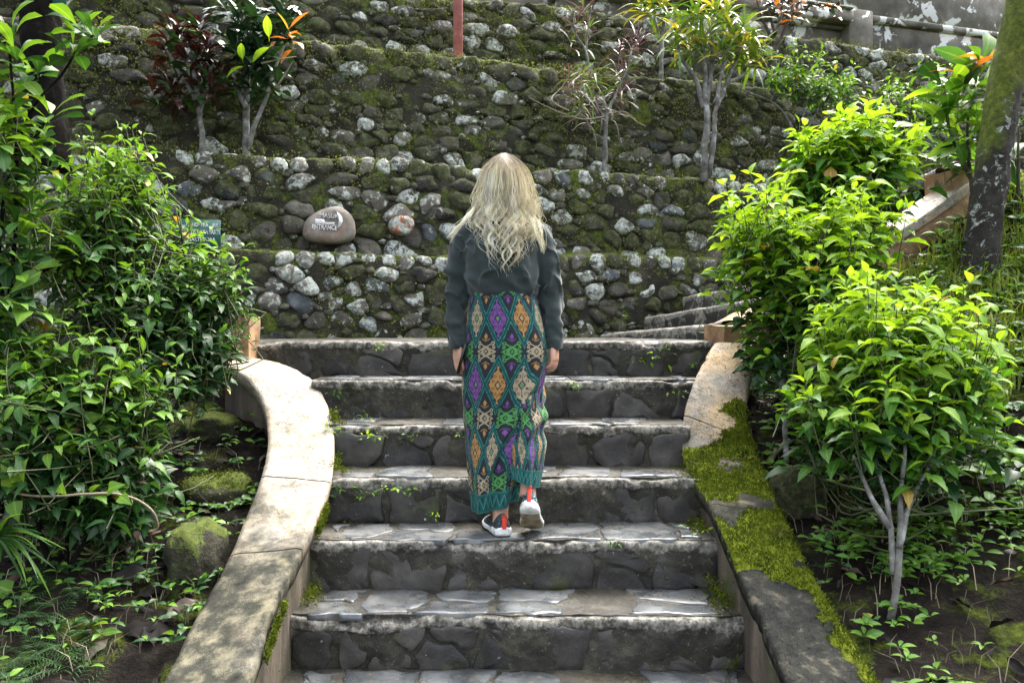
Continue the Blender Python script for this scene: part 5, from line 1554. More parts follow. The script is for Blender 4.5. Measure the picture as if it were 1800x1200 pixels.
# mossy boulders
def boulder(c, s, mat, label, seed, col=(0.1, 0.9, 0.6, 1)):
    n, m = 22, 32
    th, ph = np.meshgrid(np.linspace(0.02, np.pi - .02, n), np.linspace(0, 2 * np.pi, m, endpoint=False), indexing='ij')
    V = np.stack([np.sin(th) * np.cos(ph), np.sin(th) * np.sin(ph), np.cos(th)], -1)
    V = np.sign(V) * np.abs(V) ** 0.85
    V = V * (1 + .22 * fbm(V, 1.6, 3, seed))[..., None] * np.array(s) / 2 + np.array(c)
    o = obj('boulder', V, grid_faces(n, m, True), mat); o.color = col
    return tagk(o, label, 'boulder')
boulder(ground_pt(1405, 890) + UP * .06, (.24, .26, .24), M['stone'], 'mossy brown boulder under the right shrub beside the coping', 3, (0.05, .8, .9, 1))
bo = boulder(ground_pt(385, 880) + UP * .03, (.30, .26, .18), M['core'], 'yellow green moss covered stone beside the left coping', 4)
tq = np.array([v.co for v in bo.data.vertices]) + np.array(bo.location); tq = tq[tq[:, 2] > tq[:, 2].min() + .07]
tq = tq[r.integers(0, len(tq), 1300)] + r.normal(0, .008, (1300, 3)); V, T = scatter_tris(tq, nrm(tq - np.array(bo.location) - UP * .05 + .05 * r.standard_normal((1300, 3))), r.uniform(.006, .016, 1300), r, .5)
obj('moss_tufts', V, T, M['mossy'], bo, smooth=False, kind='stuff')
boulder(ground_pt(345, 1000) + UP * .0, (.22, .36, .34), M['core'], 'dark damp rock leaning on the outer left coping', 5)
boulder(ground_pt(372, 760) + UP * .02, (.30, .22, .16), M['core'], 'low dark mossy rock inside the curve of the left coping', 6)
# fallen stick
V, Q, T = tube(catmull(np.array([ground_pt(1350, 822) + UP * .02, ground_pt(1368, 808) + UP * .035, ground_pt(1388, 792) + UP * .04]), 10), .014, 8)
o = obj('stick', V, [Q, T], M['twig_dry']); tagk(o, 'short pale broken stick on the soil right of the coping', 'stick')

# weeds growing from the step joints
r = np.random.default_rng(68)
wd = [(345, 0, 0), (664, 612, 0, .05), (655, 765, 2, .07), (600, 690, 1, .06), (625, 685, 1, .05), (585, 760, 2, .08), (668, 862, 3, .05), (705, 860, 3, .06), (640, 870, 3, .05), (1165, 625, 0, .08), (1130, 632, 0, .06), (1220, 640, 0, .06), (1195, 690, 1, .05), (1010, 680, 1, .05), (720, 770, 2, .045), (808, 765, 2, .04), (590, 860, 3, .08), (575, 800, 2, .07), (1075, 955, 4, .05), (1235, 930, 4, .06), (640, 735, 2, .05), (760, 905, 4, .04)]
WL = ['small green weed tuft in the top riser left of the walker', 'leafy weed hanging in the third riser left of centre', 'green weed tuft at the left end of the second riser', 'small weed just right of the left end of the second riser', 'moss and weed clump where the left coping meets the third step', 'tiny weed in the fourth riser left of the skirt', 'weed sprig in the fourth riser nearest the skirt', 'trailing weed at the left of the fourth riser',
      'larger weed clump hanging at the right of the top riser', 'weed beside the large clump in the top riser', 'ragged weed at the right end of the top riser', 'weed at the right end of the second riser', 'thin weed in the second riser just right of the walker', 'tiny weed in the third riser left of the skirt', 'speck of weed in the third riser touching the skirt', 'weed mat along the left coping at the fourth step', 'weed tuft on the coping edge beside the third riser', 'small weed on the chipped nosing right of the shoes', 'green weed at the right end of the walked step', 'moss sprig on the third tread at the left', 'weed at the foot of the fourth riser left of the shoes']
for (px, py, k, s), lb in zip(wd[1:], WL):
    Dk = D0 - k * TRD
    p = P(px, py, Dk - .01)
    root = empty('weed', p, lb, 'weed', 'weeds in the step joints')
    L = []
    for j in range(14):
        d = nrm(np.array([r.normal(0, .8), -r.uniform(.3, .9), r.normal(.1, .6)]))
        L.append((p + np.array([r.normal(0, s * .45), 0.0, r.normal(0, s * .22)]) + d * s * .1, d, nrm(np.array([0, -.5, 1]) + .4 * r.standard_normal(3)), s * r.uniform(.3, .6), ['el0', 'ov0', 'nr0'][r.integers(3)], ['lf_lyoung', 'lf_lmid', 'lf_bright'][r.integers(3)]))
    put_leaves(root, L, seed=1)
# moss tufts along the stair corners
n = 5000
V0 = []
for side, arr in (('l', LA), ('r', RA)):
    t = r.uniform(0.25, .98, n); pt = coping_pt(arr, arr, t, 0 * t)
    k = np.floor((D0 - pt[:, 1]) / TRD + 1e-6); zt = ZC - H0 - RIS * (k + 1)
    sg_ = 1 if side == 'l' else -1
    x = pt[:, 0] + sg_ * (-.02 + np.abs(r.normal(0, .035, n)))
    q = np.stack([x, pt[:, 1], zt + .004 + np.abs(r.normal(0, .03, n)) * (np.abs(x - pt[:, 0]) < .03)], -1)
    ok = fbm(q, 5, 3, 71) > .15
    V0.append(q[ok])
pt = np.concatenate(V0)
V, T = scatter_tris(pt, nrm(UP + .8 * r.standard_normal((len(pt), 3))), r.uniform(.006, .016, len(pt)), r, .5)
o = obj('step_moss', V, T, M['mossy'], st, smooth=False, kind='stuff')

# ---------------------------------------------------------------- the walker
b = NB('skin')
M['skin'] = b.done(b.bsdf(b.ramp(b.noise(12, 3), [(0.3, (0.46, 0.25, 0.17)), (0.7, (0.55, 0.32, 0.23))]), 0.5, None, 0.4, **{'Subsurface Weight': 0.12, 'Subsurface Radius': (0.02, 0.008, 0.004), 'Subsurface Scale': 0.5}))
b = NB('hoodie_cotton')
pos = b.geo.outputs['Position']
nf = b.noise(420, 2, 0.6)
col = b.mix(b.noise(6, 4), (0.019, 0.029, 0.028), (0.032, 0.043, 0.041))
col = b.mix(b.math('MULTIPLY', b.step(nf, 0.5, 0.7), 0.35), col, (0.05, 0.06, 0.058))
fold = b.noise(9, 2, 0.4, vec=b.n('VectorMath', {0: pos, 1: (1.0, 1.0, 0.45)}, operation='MULTIPLY').outputs[0], dist=0.6)
nr = b.bump(nf, 0.25, 0.002)
nr = b.bump(fold, 0.55, 0.03, nr)
M['hoodie'] = b.done(b.bsdf(col, 0.9, nr, 0.15, **{'Sheen Weight': 0.25, 'Sheen Roughness': 0.5}))
b = NB('hair')
ca_ = b.attr('hcol', 'Color')
M['hair'] = b.done(b.n('MixShader', {0: 0.30, 1: b.bsdf(ca_, 0.42, None, 0.35), 2: b.n('BsdfTranslucent', {'Color': ca_}).outputs[0]}).outputs[0])
b = NB('woven_pattern')
ca_ = b.attr('pat', 'Color')
M['pattern'] = b.done(b.bsdf(ca_, 0.8, b.bump(b.noise(500, 2), 0.2, 0.001), 0.2, **{'Sheen Weight': 0.1}))
b = NB('knit_black')
kn = b.noise(300, 2, 0.5)
M['knit'] = b.done(b.bsdf(b.ramp(kn, [(0.45, (0.008, 0.009, 0.010)), (0.60, (0.03, 0.045, 0.05)), (0.70, (0.30, 0.40, 0.42))]), 0.8, b.bump(kn, 0.4, 0.002)))
b = NB('knit_blue')
kn = b.noise(1.0, 2, 0.5, vec=b.n('VectorMath', {0: b.geo.outputs['Position'], 1: (260.0, 260.0, 30.0)}, operation='MULTIPLY').outputs[0])
M['knit_blue'] = b.done(b.bsdf(b.ramp(kn, [(0.42, (0.010, 0.02, 0.025)), (0.55, (0.06, 0.14, 0.17)), (0.68, (0.40, 0.52, 0.55))]), 0.8, b.bump(kn, 0.4, 0.002)))
b = NB('shoe_sole')
M['sole'] = b.done(b.bsdf(b.ramp(b.noise(25, 4), [(0.35, (0.42, 0.36, 0.26)), (0.55, (0.72, 0.74, 0.72))]), 0.6))
b = NB('outsole')
M['outsole'] = b.done(b.bsdf(b.ramp(b.noise(30, 4), [(0.35, (0.16, 0.12, 0.075)), (0.6, (0.34, 0.28, 0.19))]), 0.7))
b = NB('red_tab')
M['tab'] = b.done(b.bsdf((0.75, 0.06, 0.03, 1), 0.6))
b = NB('phone_case')
M['phone'] = b.done(b.bsdf((0.010, 0.010, 0.012, 1), 0.25))

def blob(g, c, s, n=14, m=18):
    th, ph = np.meshgrid(np.linspace(0, np.pi, n), np.linspace(0, 2 * np.pi, m, endpoint=False), indexing='ij')
    V = np.stack([np.sin(th) * np.cos(ph), np.sin(th) * np.sin(ph), np.cos(th)], -1) * np.array(s) + np.array(c)
    g.add(V.reshape(-1, 3), grid_faces(n, m, True))
def loft(g, rings, m=36, cap=True, power=2.0):
    """rings: (centre xyz, half width x, half depth y)"""
    a = np.linspace(0, 2 * np.pi, m, endpoint=False)
    ca, sa = np.cos(a), np.sin(a)
    ca, sa = np.sign(ca) * np.abs(ca) ** (2 / power), np.sign(sa) * np.abs(sa) ** (2 / power)
    V = np.array([[(c[0] + hw * x, c[1] + hd * y, c[2]) for x, y in zip(ca, sa)] for c, hw, hd in rings])
    n = len(rings)
    W = V.reshape(-1, 3); T = None
    if cap:
        W = np.concatenate([W, V[0].mean(0)[None], V[-1].mean(0)[None]])
        j = np.arange(m)
        T = np.concatenate([np.stack([(j + 1) % m, j, np.full(m, n * m)], -1), np.stack([(n - 1) * m + j, (n - 1) * m + (j + 1) % m, np.full(m, n * m + 1)], -1)])
    g.add(W, grid_faces(n, m, True), T)
def limb(g, pts, rad, n=24, ns=16, asp=1.0, side=None):
    p = catmull(np.concatenate([np.array(pts, float), np.array(rad, float)[:, None]], 1), n)
    V, Q, T = tube(p[:, :3], p[:, 3], ns, True, asp, side)
    g.add(V, Q, T)
def remeshed(g, voxel, smooth, it):
    me = mesh_arr('tmp', g.V(), g.Fc(), [])
    o = bpy.data.objects.new('tmp', me)
    COL.objects.link(o)
    md = o.modifiers.new('r', 'REMESH'); md.mode = 'VOXEL'; md.voxel_size = voxel
    ms = o.modifiers.new('s', 'SMOOTH'); ms.factor = smooth; ms.iterations = it
    dg = bpy.context.evaluated_depsgraph_get()
    m2 = bpy.data.meshes.new_from_object(o.evaluated_get(dg))
    bpy.data.objects.remove(o)
    V = np.zeros(len(m2.vertices) * 3); m2.vertices.foreach_get('co', V); V = V.reshape(-1, 3)
    Q = np.array([list(p.vertices) for p in m2.polygons])
    return V, Q
DP = 3.72           # depth of the walker's middle
def B(px, py, d=0.0): return P(px, py, DP + d)

# body: one continuous surface
g = Geo()
loft(g, [(B(884, 700), .02, .02), (B(885, 660), .14, .09), (B(886, 610), .155, .10), (B(885, 560), .14, .09), (B(884, 515), .115, .08), (B(883, 470), .125, .085), (B(882, 430), .15, .09), (B(882, 405), .135, .07), (B(882, 394), .09, .06), (B(882, 384), .05, .05)])
limb(g, [B(882, 400, -.01), B(883, 365, .0), B(885, 345, .01)], [.055, .052, .052])
blob(g, B(885, 322, .015), (.074, .092, .112))
blob(g, B(885, 346, .055), (.05, .05, .055))
limb(g, [B(885, 318, .115), B(885, 330, .125), B(885, 334, .115)], [.010, .014, .010], 8, 8)
for s in (-1, 1):
    blob(g, B(885 + s * 31, 330, .01), (.010, .022, .032), 10, 10)
limb(g, [B(846, 414), B(828, 424), B(805, 508, .01), B(806, 602, -.03)], [.034, .038, .033, .025])
limb(g, [B(920, 414), B(940, 424), B(965, 508, .01), B(973, 602, -.03)], [.034, .038, .033, .025])
limb(g, [B(858, 630), B(865, 770, .02), B(876, 860, -.03), B(880, 915, -.09), B(880, 930, -.09)], [.085, .055, .052, .034, .04])
limb(g, [B(912, 630), B(925, 745, .03), B(929, 810, -.08), B(928, 852, -.14), B(928, 872, -.16)], [.085, .055, .050, .033, .036])
def hand(g, w, down, inw, fwd, curl, thumb_in=0.5, k=1.0):
    """w wrist; down along the hand; inw palm direction; fwd thumb side"""
    down, inw, fwd = nrm(down), nrm(inw), nrm(fwd)
    pal = w + down * .085 * k
    for t in np.linspace(-1, 1, 5):
        limb(g, [w + fwd * t * .012, w + down * .045 + fwd * t * .022, pal + fwd * t * .026], [.013, .0135, .011], 8, 8)
    for i, (t, ln) in enumerate(((1, .068), (.34, .078), (-.34, .073), (-1, .058))):
        ln *= k; p = [pal + fwd * t * .026]
        d = down.copy()
        for q, f in enumerate((.42, .32, .26)):
            ang = curl[i] * (.7 + .35 * q)
            d = nrm(d * math.cos(ang) + inw * math.sin(ang))
            p.append(p[-1] + d * ln * f)
        p[0] = p[0] - down * .012
        limb(g, p, [.0095, .009, .008, .0068], 12, 8)
    tb_ = w + down * .03 + fwd * .022
    d1 = nrm(down * .7 + fwd * .7 + inw * thumb_in)
    p1 = tb_ + d1 * .04; d2 = nrm(down * .9 + fwd * .15 + inw * (thumb_in + .1)); p2 = p1 + d2 * .03; p3 = p2 + nrm(d2 + inw * .3) * .024
    limb(g, [tb_, p1, p2, p3], [.014, .0115, .0095, .0075], 12, 8)
hand(g, B(974, 604, -.035), np.array([.03, -.05, -1]), np.array([-.85, .4, 0]), np.array([.35, .85, 0]), (.35, .5, .6, .62), .6, .85)
hand(g, B(805, 604, -.035), np.array([.02, -.02, -1]), np.array([.8, .6, 0]), np.array([-.5, .8, 0]), (.18, .22, .26, .3), .7, .85)
V, Q = remeshed(g, 0.0045, 0.5, 4)
person = obj('person', V, Q, M['skin'])
tagk(person, 'person with long blonde hair, dark hoodie and patterned wrap skirt climbing the steps', 'person', kind='thing')

# hoodie
g = Geo()
loft(g, [(B(882, 372, .0), .055, .055), (B(882, 382, .0), .075, .07), (B(882, 390, -.005), .115, .085), (B(882, 400, -.01), .135, .095), (B(882, 415, -.015), .155, .108), (B(882, 440, -.02), .165, .122), (B(882, 470, -.02), .166, .128), (B(882, 495, -.015), .165, .13), (B(883, 512, -.01), .155, .128), (B(883, 521, -.005), .143, .118), (B(883, 526, 0), .12, .10)], 40)
limb(g, [B(846, 400), B(825, 414), B(811, 455), B(803, 510, .01), B(802, 560, -.01), B(805, 592, -.025)], [.058, .060, .056, .053, .046, .040], 30, 20)
limb(g, [B(920, 400), B(943, 414), B(957, 455), B(966, 510, .01), B(969, 560, -.01), B(971, 592, -.025)], [.058, .060, .056, .053, .046, .040], 30, 20)
limb(g, [B(803, 586, -.025), B(804, 596, -.028), B(805, 610, -.032)], [.036, .037, .034], 8, 16)
limb(g, [B(974, 586, -.025), B(974, 596, -.028), B(974, 610, -.032)], [.036, .037, .034], 8, 16)
# hood lying on the shoulders
hp = [B(840, 386, .04), B(846, 392, -.03), B(862, 398, -.085), B(884, 401, -.10), B(906, 398, -.085), B(920, 392, -.03), B(926, 386, .04)]
limb(g, hp, [.026, .034, .042, .044, .042, .034, .026], 30, 14)
V, Q = remeshed(g, 0.0055, 0.5, 7)
# soft folds: bunching above the waist and at the elbows
zr = V[:, 2] - ZC
pxv = 900 + F * V[:, 0] / V[:, 1]; pyv = HY - F * zr / V[:, 1]
nv = np.zeros_like(V)
f1 = fbm(np.stack([V[:, 0] * .8 + zr * .4, V[:, 1], zr * 1.3], -1), 16, 2, 5)
amp = 0.004 + 0.009 * smooth01(pyv, 450, 515) * (np.abs(pxv - 883) < 72) + 0.008 * np.exp(-((pyv - 575) / 28) ** 2) * (np.abs(pxv - 885) > 70) + .006 * np.exp(-((pyv - 500) / 40) ** 2) * (np.abs(pxv - 885) > 70)
f2 = np.sin((pyv + .55 * np.abs(pxv - 905)) / 7.0 + 3 * vnoise(V, 6, 8))
cx = np.where(np.abs(pxv - 885) < 74, 883, np.where(pxv < 885, 797, 974))
rd = np.stack([V[:, 0] - (cx - 900) * DP / F, V[:, 1] - DP, 0 * zr], -1)
f3 = np.sin((pyv * .8 + (pxv - 883) * .55) / 6.5 + 2.5 * vnoise(V, 7, 18)) * np.exp(-((pyv - 492) / 22) ** 2) * smooth01(pxv, 880, 950) + np.sin((pyv * .9 - (pxv - 883) * .6) / 7.5 + 2.5 * vnoise(V, 7, 19)) * np.exp(-((pyv - 488) / 26) ** 2) * smooth01(-pxv, -885, -820)
f4 = 1 - np.abs(fbm(np.stack([V[:, 0] + .5 * zr, V[:, 1], zr * .6 - .3 * V[:, 0]], -1), 9, 2, 23))
V = V + nrm(rd) * (amp * (f1 + .35 * f2) + .006 * f3 + .014 * (f4 ** 9 - .25))[:, None]
ho = obj('hoodie', V, Q, M['hoodie'], person)
# ribbed cuffs
for (px, s) in ((804, -1), (974, 1)):
    g = Geo(); n, m = 12, 72
    a = np.linspace(0, 2 * np.pi, m, endpoint=False)
    rows = []
    for q in range(n):
        t = q / (n - 1); c = B(px, 597 + 16 * t, -.027 - .004 * t)
        rr_ = .0365 - .004 * t ** 2 + .0010 * np.sin(a * 24)
        rows.append(np.stack([c[0] + rr_ * np.cos(a), c[1] + rr_ * np.sin(a), 0 * a + c[2]], -1))
    obj('cuff', np.array(rows), grid_faces(n, m, True), M['hoodie'], ho)

# wrap skirt with woven diamond pattern
UW, VW = 2 * np.pi * .172 / 10, .2745
C_ = dict(bg=(.014, .020, .024), teal=(.008, .068, .062), lt=(.06, .25, .23), pur=(.15, .06, .22), org=(.34, .18, .055), bei=(.30, .25, .16), grn=(.065, .23, .06), dpur=(.04, .02, .12))
def pattern(u, v):
    sh = u.shape
    col = np.zeros(sh + (3,)); col[:] = C_['bg']
    iu = np.floor(u / UW + .5).astype(int); du = u - iu * UW
    iv = np.floor(v / VW + .5).astype(int); m = v - iv * VW
    h = .108
    e = np.abs(m) - h * (1 - np.abs(du) / (UW / 2))
    # diamond motifs
    def put(mask, c):
        c = np.asarray(c)
        if c.ndim == 1: col[mask] = c
        else: col[mask] = c[mask]
    seq = np.array([C_['pur'], C_['org'], C_['bei']]); ci = seq[(iu + iv) % 3]
    acc = np.array([C_['grn'], C_['bei'], C_['grn']])[(iu + iv) % 3]
    ax, am = np.abs(du), np.abs(m)
    d = ax / .038 + am / .076
    lob = .10 * np.sin(am * 230) * (am > .012)
    put(d + lob < 1.0, ci)
    for (cx_, cy_, r0) in ((.0125, .036, .0085), (.021, .016, .0085)):
        rr_ = np.hypot(ax - cx_, am - cy_)
        put((rr_ < r0), ci)
        put((np.abs(rr_ - .0052) < .0012), C_['bg'])
    put((np.abs(ax / .013 + am / .017 - 1) < .22) , C_['bg'])
    put(ax / .010 + am / .0125 < .8, acc)
    put((ax < .0012) & (am > .02) & (am < .052), C_['bg'])
    # curled motifs between the rows
    iu2 = np.floor(u / UW).astype(int); d2 = u - (iu2 + .5) * UW
    iv2 = np.floor(v / VW).astype(int); m2 = v - (iv2 + .5) * VW
    out = e > .020
    a2, b2 = np.abs(d2), np.abs(m2)
    c2 = np.array([C_['grn'], C_['bei']])[iu2 % 2]; t2 = np.array([C_['pur'], C_['org']])[iu2 % 2]
    hz = a2 / .046 + b2 / .024
    put(out & (hz < 1), c2)
    put(out & (np.abs(a2 / .0095 + b2 / .011 - 1) < .3), C_['bg'])
    put(out & (np.hypot(a2 - .026, b2) < .004), C_['bg'])
    for (cx_, cy_, r0, th) in ((.031, .034, .0085, .0028), (.034, .018, .0065, .0028)):
        rr_ = np.hypot(a2 - cx_, b2 - cy_)
        put(out & (np.abs(rr_ - r0 * .72) < th * .8), c2)
    put(out & (np.abs(b2 - .020 - .55 * np.clip(a2 - .004, 0, 1)) < .0032) & (a2 < .027), c2)
    put(out & (a2 / .009 + np.abs(b2 - .062) / .015 < 1), t2)
    put(out & (np.abs(b2 - .043 - .55 * a2) < .0022) & (a2 < .018), t2 * .8)
    # teal zigzag bands with pale stitched edges
    put(np.abs(e) < .022, C_['bg'])
    put(np.abs(e) < .0165, C_['teal'])
    st_ = (np.abs(np.abs(e) - .0150) < .0024) & (np.mod(am * 1.0, .0062) < .0043)
    put(st_, C_['lt'])
    put((np.abs(e) < .003), np.array(C_['teal']) * .55)
    return col
def hemband(col, u, t):
    """t: 0 at the hem, 1 at the top of the band"""
    z = np.abs(np.mod(u, .044) / .022 - 1)
    band = (t >= 0) & (t < 1)
    teal = np.array([.008, .078, .070])
    col[band] = teal
    zz = np.abs(t - .2 - .6 * z) < .07
    col[band & zz] = np.array([.04, .19, .17])
    dot = (np.hypot((np.mod(u + .011, .022) - .011) / .007, (t - .5 - .18 * np.sign(np.sin(u * np.pi / .022))) / .16) < 1)
    col[band & dot & ~zz] = C_['bg']
    col[band & ((t > .92) | (t < .06))] = np.array([.02, .12, .11])
    return col
def skirt_tube(keys, m, n, u0, hem_h, fold, seed, hemtilt=0.0):
    k = np.array(keys, float)     # py, cx px, hw px, depth m, D offset
    py = np.linspace(k[0, 0], k[-1, 0], n)
    cs = [np.interp(py, k[:, 0], k[:, j]) for j in range(1, 5)]
    for c in cs:
        for _ in range(6): c[1:-1] = (c[:-2] + 2 * c[1:-1] + c[2:]) / 4
    th = np.linspace(-np.pi, np.pi, m, endpoint=False)     # 0 faces the camera
    TH, PY = np.meshgrid(th, py)
    hw = cs[1][:, None] * (DP + cs[3][:, None]) / F; hd = cs[2][:, None]
    ctr = np.array([P(cs[0][i], py[i], DP + cs[3][i]) for i in range(n)])
    q = np.stack([np.sin(TH) * 1.2, np.cos(TH) * 1.2, PY / 400], -1)
    fo = fold(TH, PY) + .006 * fbm(q, 2.2, 3, seed) * np.interp(PY, [510, 560, 700, 900], [.2, .5, 1.3, 1.6])
    X = ctr[:, 0:1] + (hw + fo) * np.sin(TH)
    Y = ctr[:, 1:2] - (hd + fo) * np.cos(TH)
    Z = np.broadcast_to(ctr[:, 2:3], X.shape) + 0
    tfrac = (PY - k[0, 0]) / (k[-1, 0] - k[0, 0])
    Z = Z + hemtilt * np.sin(TH) * tfrac ** 3 * .9
    wv_ = np.interp(PY, [600, 700, 900], [.15, .6, 1.2])
    u = TH * .172 + u0 + wv_ * .016 * fbm(q, 1.8, 2, seed + 9) - fo * .5; v = (PY - 560) / 411.0 + wv_ * .018 * fbm(q, 1.5, 2, seed + 13)
    col = pattern(u, v)
    if hem_h: col = hemband(col, u, (k[-1, 0] - PY) / hem_h)
    return np.stack([X, Y, Z], -1), col
fold_main = lambda TH, PY: np.interp(PY, [520, 640, 905], [.0, .004, .017]) * np.sin(TH * 5.5 + PY / 70. + .8 * np.sin(PY / 37.)) + .012 * np.exp(-((PY - 690 - 150 * (.6 - TH)) / 16) ** 2) * (TH > -.6) * (PY > 640) - .010 * np.exp(-((PY - 735 - 120 * (.6 - TH)) / 12) ** 2) * (TH > -.6) + .010 * np.exp(-((PY - 735) / 60) ** 2) * np.sin(PY / 9. + 3 * TH) * (TH > .55)
S1, K1 = skirt_tube([(506, 884, 56, .118, -.005), (520, 884, 59, .122, -.005), (545, 886, 65, .128, -.005), (580, 889, 71, .132, -.005), (620, 890, 75, .137, -.005), (660, 888, 74, .137, -.005), (700, 886, 71, .132, -.005), (740, 882, 66, .125, -.01), (780, 877, 57, .12, -.02), (820, 874, 50, .11, -.03), (860, 872, 42, .10, -.04), (878, 871, 38, .092, -.045), (889, 870, 36, .088, -.045)], 420, 330, .03, 32, fold_main, 11, .028)
fold_r = lambda TH, PY: .013 * np.sin(PY / 8.5 + 2.4 * TH + 1.5 * np.sin(TH * 2)) * np.exp(-((PY - 740) / 42) ** 2) + .006 * np.sin(TH * 4 + 1)
S2, K2 = skirt_tube([(640, 912, 30, .08, .0), (680, 917, 36, .10, -.01), (720, 921, 36, .105, -.03), (760, 925, 33, .10, -.06), (800, 926, 29, .09, -.10), (830, 925, 25, .075, -.13), (848, 924, 22, .062, -.15)], 240, 220, .055, 28, fold_r, 12, -.02)
for nm, S_, K_ in (('skirt', S1, K1), ('skirt_flap', S2, K2)):
    sk_ = obj(nm, S_, grid_faces(S_.shape[0], S_.shape[1], True)[:, ::-1], M['pattern'], person if nm == 'skirt' else sk_)
    at = sk_.data.color_attributes.new('pat', 'FLOAT_COLOR', 'POINT')
    cc = np.concatenate([K_.reshape(-1, 3), np.ones((K_.shape[0] * K_.shape[1], 1))], 1)
    at.data.foreach_set('color', cc.astype(np.float32).ravel())

# shoes
def shoe(upper, heel, yaw, pitch, roll=0.0):
    """local: heel at the origin, toe along +y"""
    L_ = .255
    y = np.linspace(0, 1, 26)
    hwR = np.interp(y, [0, .03, .1, .25, .45, .68, .85, .95, 1], [.012, .026, .034, .036, .036, .046, .042, .026, .006])
    top = np.interp(y, [0, .05, .2, .35, .5, .7, .9, 1], [.088, .096, .088, .086, .078, .058, .045, .032])
    m = 20
    a = np.linspace(0, np.pi, m)
    up_ = []
    for i in range(len(y)):
        x = np.cos(a) * hwR[i] * (1 - .15 * np.sin(a) ** 2) * (1 if y[i] > .4 else 1)
        z = .018 + (top[i] - .018) * np.sin(a) ** .75
        up_.append(np.stack([x, np.full(m, y[i] * L_ + .006 * np.sin(a) * (y[i] < .1)), z], -1))
    so_ = []
    ang = np.linspace(0, 2 * np.pi, 24, endpoint=False)
    for i in range(len(y)):
        h = hwR[i] + .006
        t = .026 + .010 * (y[i] < .3) * 1.0
        rock_ = .012 * smooth01(y[i], .8, 1.0) + .006 * (1 - smooth01(y[i], 0, .08))
        x = np.sign(np.cos(ang)) * np.abs(np.cos(ang)) ** .5 * h
        z = rock_ + t / 2 + np.sign(np.sin(ang)) * np.abs(np.sin(ang)) ** .5 * t / 2
        so_.append(np.stack([x, np.full(24, (y[i] * 1.03 - .015) * L_), z], -1))
    so_ = np.array(so_); up_ = np.array(up_)
    tz = np.linspace(.034, .098, 14); tab = []
    for i, z in enumerate(tz):
        yy_ = -.004 - .006 * math.sin((z - .034) / .078 * 2.6) - (.010 if i > 11 else 0)
        tab.append([(-.0095, yy_ + .004, z), (-.0085, yy_ - .002, z), (.0085, yy_ - .002, z), (.0095, yy_ + .004, z)])
    tab = np.array(tab)
    cy, sy, cp, sp = math.cos(yaw), math.sin(yaw), math.cos(pitch), math.sin(pitch)
    Rx = np.array([[1, 0, 0], [0, cp, -sp], [0, sp, cp]]); Rz = np.array([[cy, -sy, 0], [sy, cy, 0], [0, 0, 1]])
    R = Rz @ Rx
    tr = lambda V: V.reshape(-1, 3) @ R.T + heel
    s_ = obj('shoe', tr(up_), grid_faces(26, m), M[upper], person)
    W = tr(so_); n = 24; j = np.arange(n)
    W = np.concatenate([W, W[:n].mean(0)[None], W[-n:].mean(0)[None]])
    qf_ = grid_faces(26, n, True); low_ = ((qf_ % n).mean(1) > 13) & ((qf_ % n).mean(1) < 22) & ((qf_ // n).mean(1) > 5)
    mi_ = np.concatenate([low_.astype(int), np.zeros(2 * n, int)])
    obj('sole', W, [qf_, np.concatenate([np.stack([(j + 1) % n, j, np.full(n, 26 * n)], -1), np.stack([25 * n + j, 25 * n + (j + 1) % n, np.full(n, 26 * n + 1)], -1)])], [M['sole'], M['outsole']], s_, midx=mi_)
    obj('heel_tab', tr(tab), grid_faces(14, 4), M['tab'], s_)
    return s_
hl = P(886, 951, 3.565); hl[2] = ZC - .893
shoe('knit', hl, math.radians(14), 0.0)
toe = np.array([.0908, 3.69, ZC - .899]); pt_ = math.radians(-33); yw_ = math.radians(-6)
hr = toe - .255 * np.array([-math.sin(yw_) * math.cos(pt_), math.cos(yw_) * math.cos(pt_), math.sin(pt_)])
shoe('knit_blue', hr, yw_, pt_)

# phone in the left hand
g = Geo(); q = nrm(np.array([.35, 1.0, .1])); ax_ = np.array([nrm(np.cross(q, UP)), q, UP]); cA, sA = math.cos(.28), math.sin(.28)
ax_ = np.array([[cA, 0, -sA], [0, 1, 0], [sA, 0, cA]])
gbox(g, B(812, 630, -.06), (.012, .07, .135), ax_, .004)
o = obj('phone', g.V(), g.Fc(), M['phone']); tagk(o, 'thin black phone held in the left hand of the walker', 'phone')

# hair: wavy strands in locks
r = np.random.default_rng(91)
HW = ([268, 274, 285, 300, 320, 340, 360, 380, 400, 415, 430, 450, 470], [2, 17, 29, 37, 42, 46, 50, 53, 55, 53, 47, 38, 28])
HD = ([268, 274, 285, 300, 330, 360, 380, 400, 430, 470], [.01, .045, .085, .108, .122, .125, .135, .150, .160, .160])
def hpt(phi, py, lay, wx=0.0, wd=0.0):
    cxp = 886 + 2 * np.sin((py - 270) / 60.)
    w_ = np.interp(py, *HW) * lay + wx
    d_ = np.interp(py, *HD) * lay + wd
    px = cxp + w_ * np.sin(phi); dd_ = DP + .015 - d_ * np.cos(phi) - np.interp(py, [380, 410, 460], [0, .005, .02]) * (np.abs(phi) < 1.2)
    return np.stack([(px - 900) * dd_ / F, dd_, ZC + (HY - py) * dd_ / F], -1)
V_, Q_, C0, nn_ = [], [], [], 0
NS = 22
def strand(path, rad, c):
    global nn_
    tg = nrm(np.gradient(path, axis=0))
    x = nrm(np.cross(tg, np.array([0.2, -1, .3]))); y = np.cross(x, tg)
    a = np.array([0, 2.094, 4.189])
    W = path[:, None] + rad[:, None, None] * (np.cos(a)[None, :, None] * x[:, None] + np.sin(a)[None, :, None] * y[:, None])
    V_.append(W.reshape(-1, 3)); Q_.append(grid_faces(NS, 3, True) + nn_); nn_ += NS * 3
    C0.append(np.repeat(c, 3, 0))
locks = []
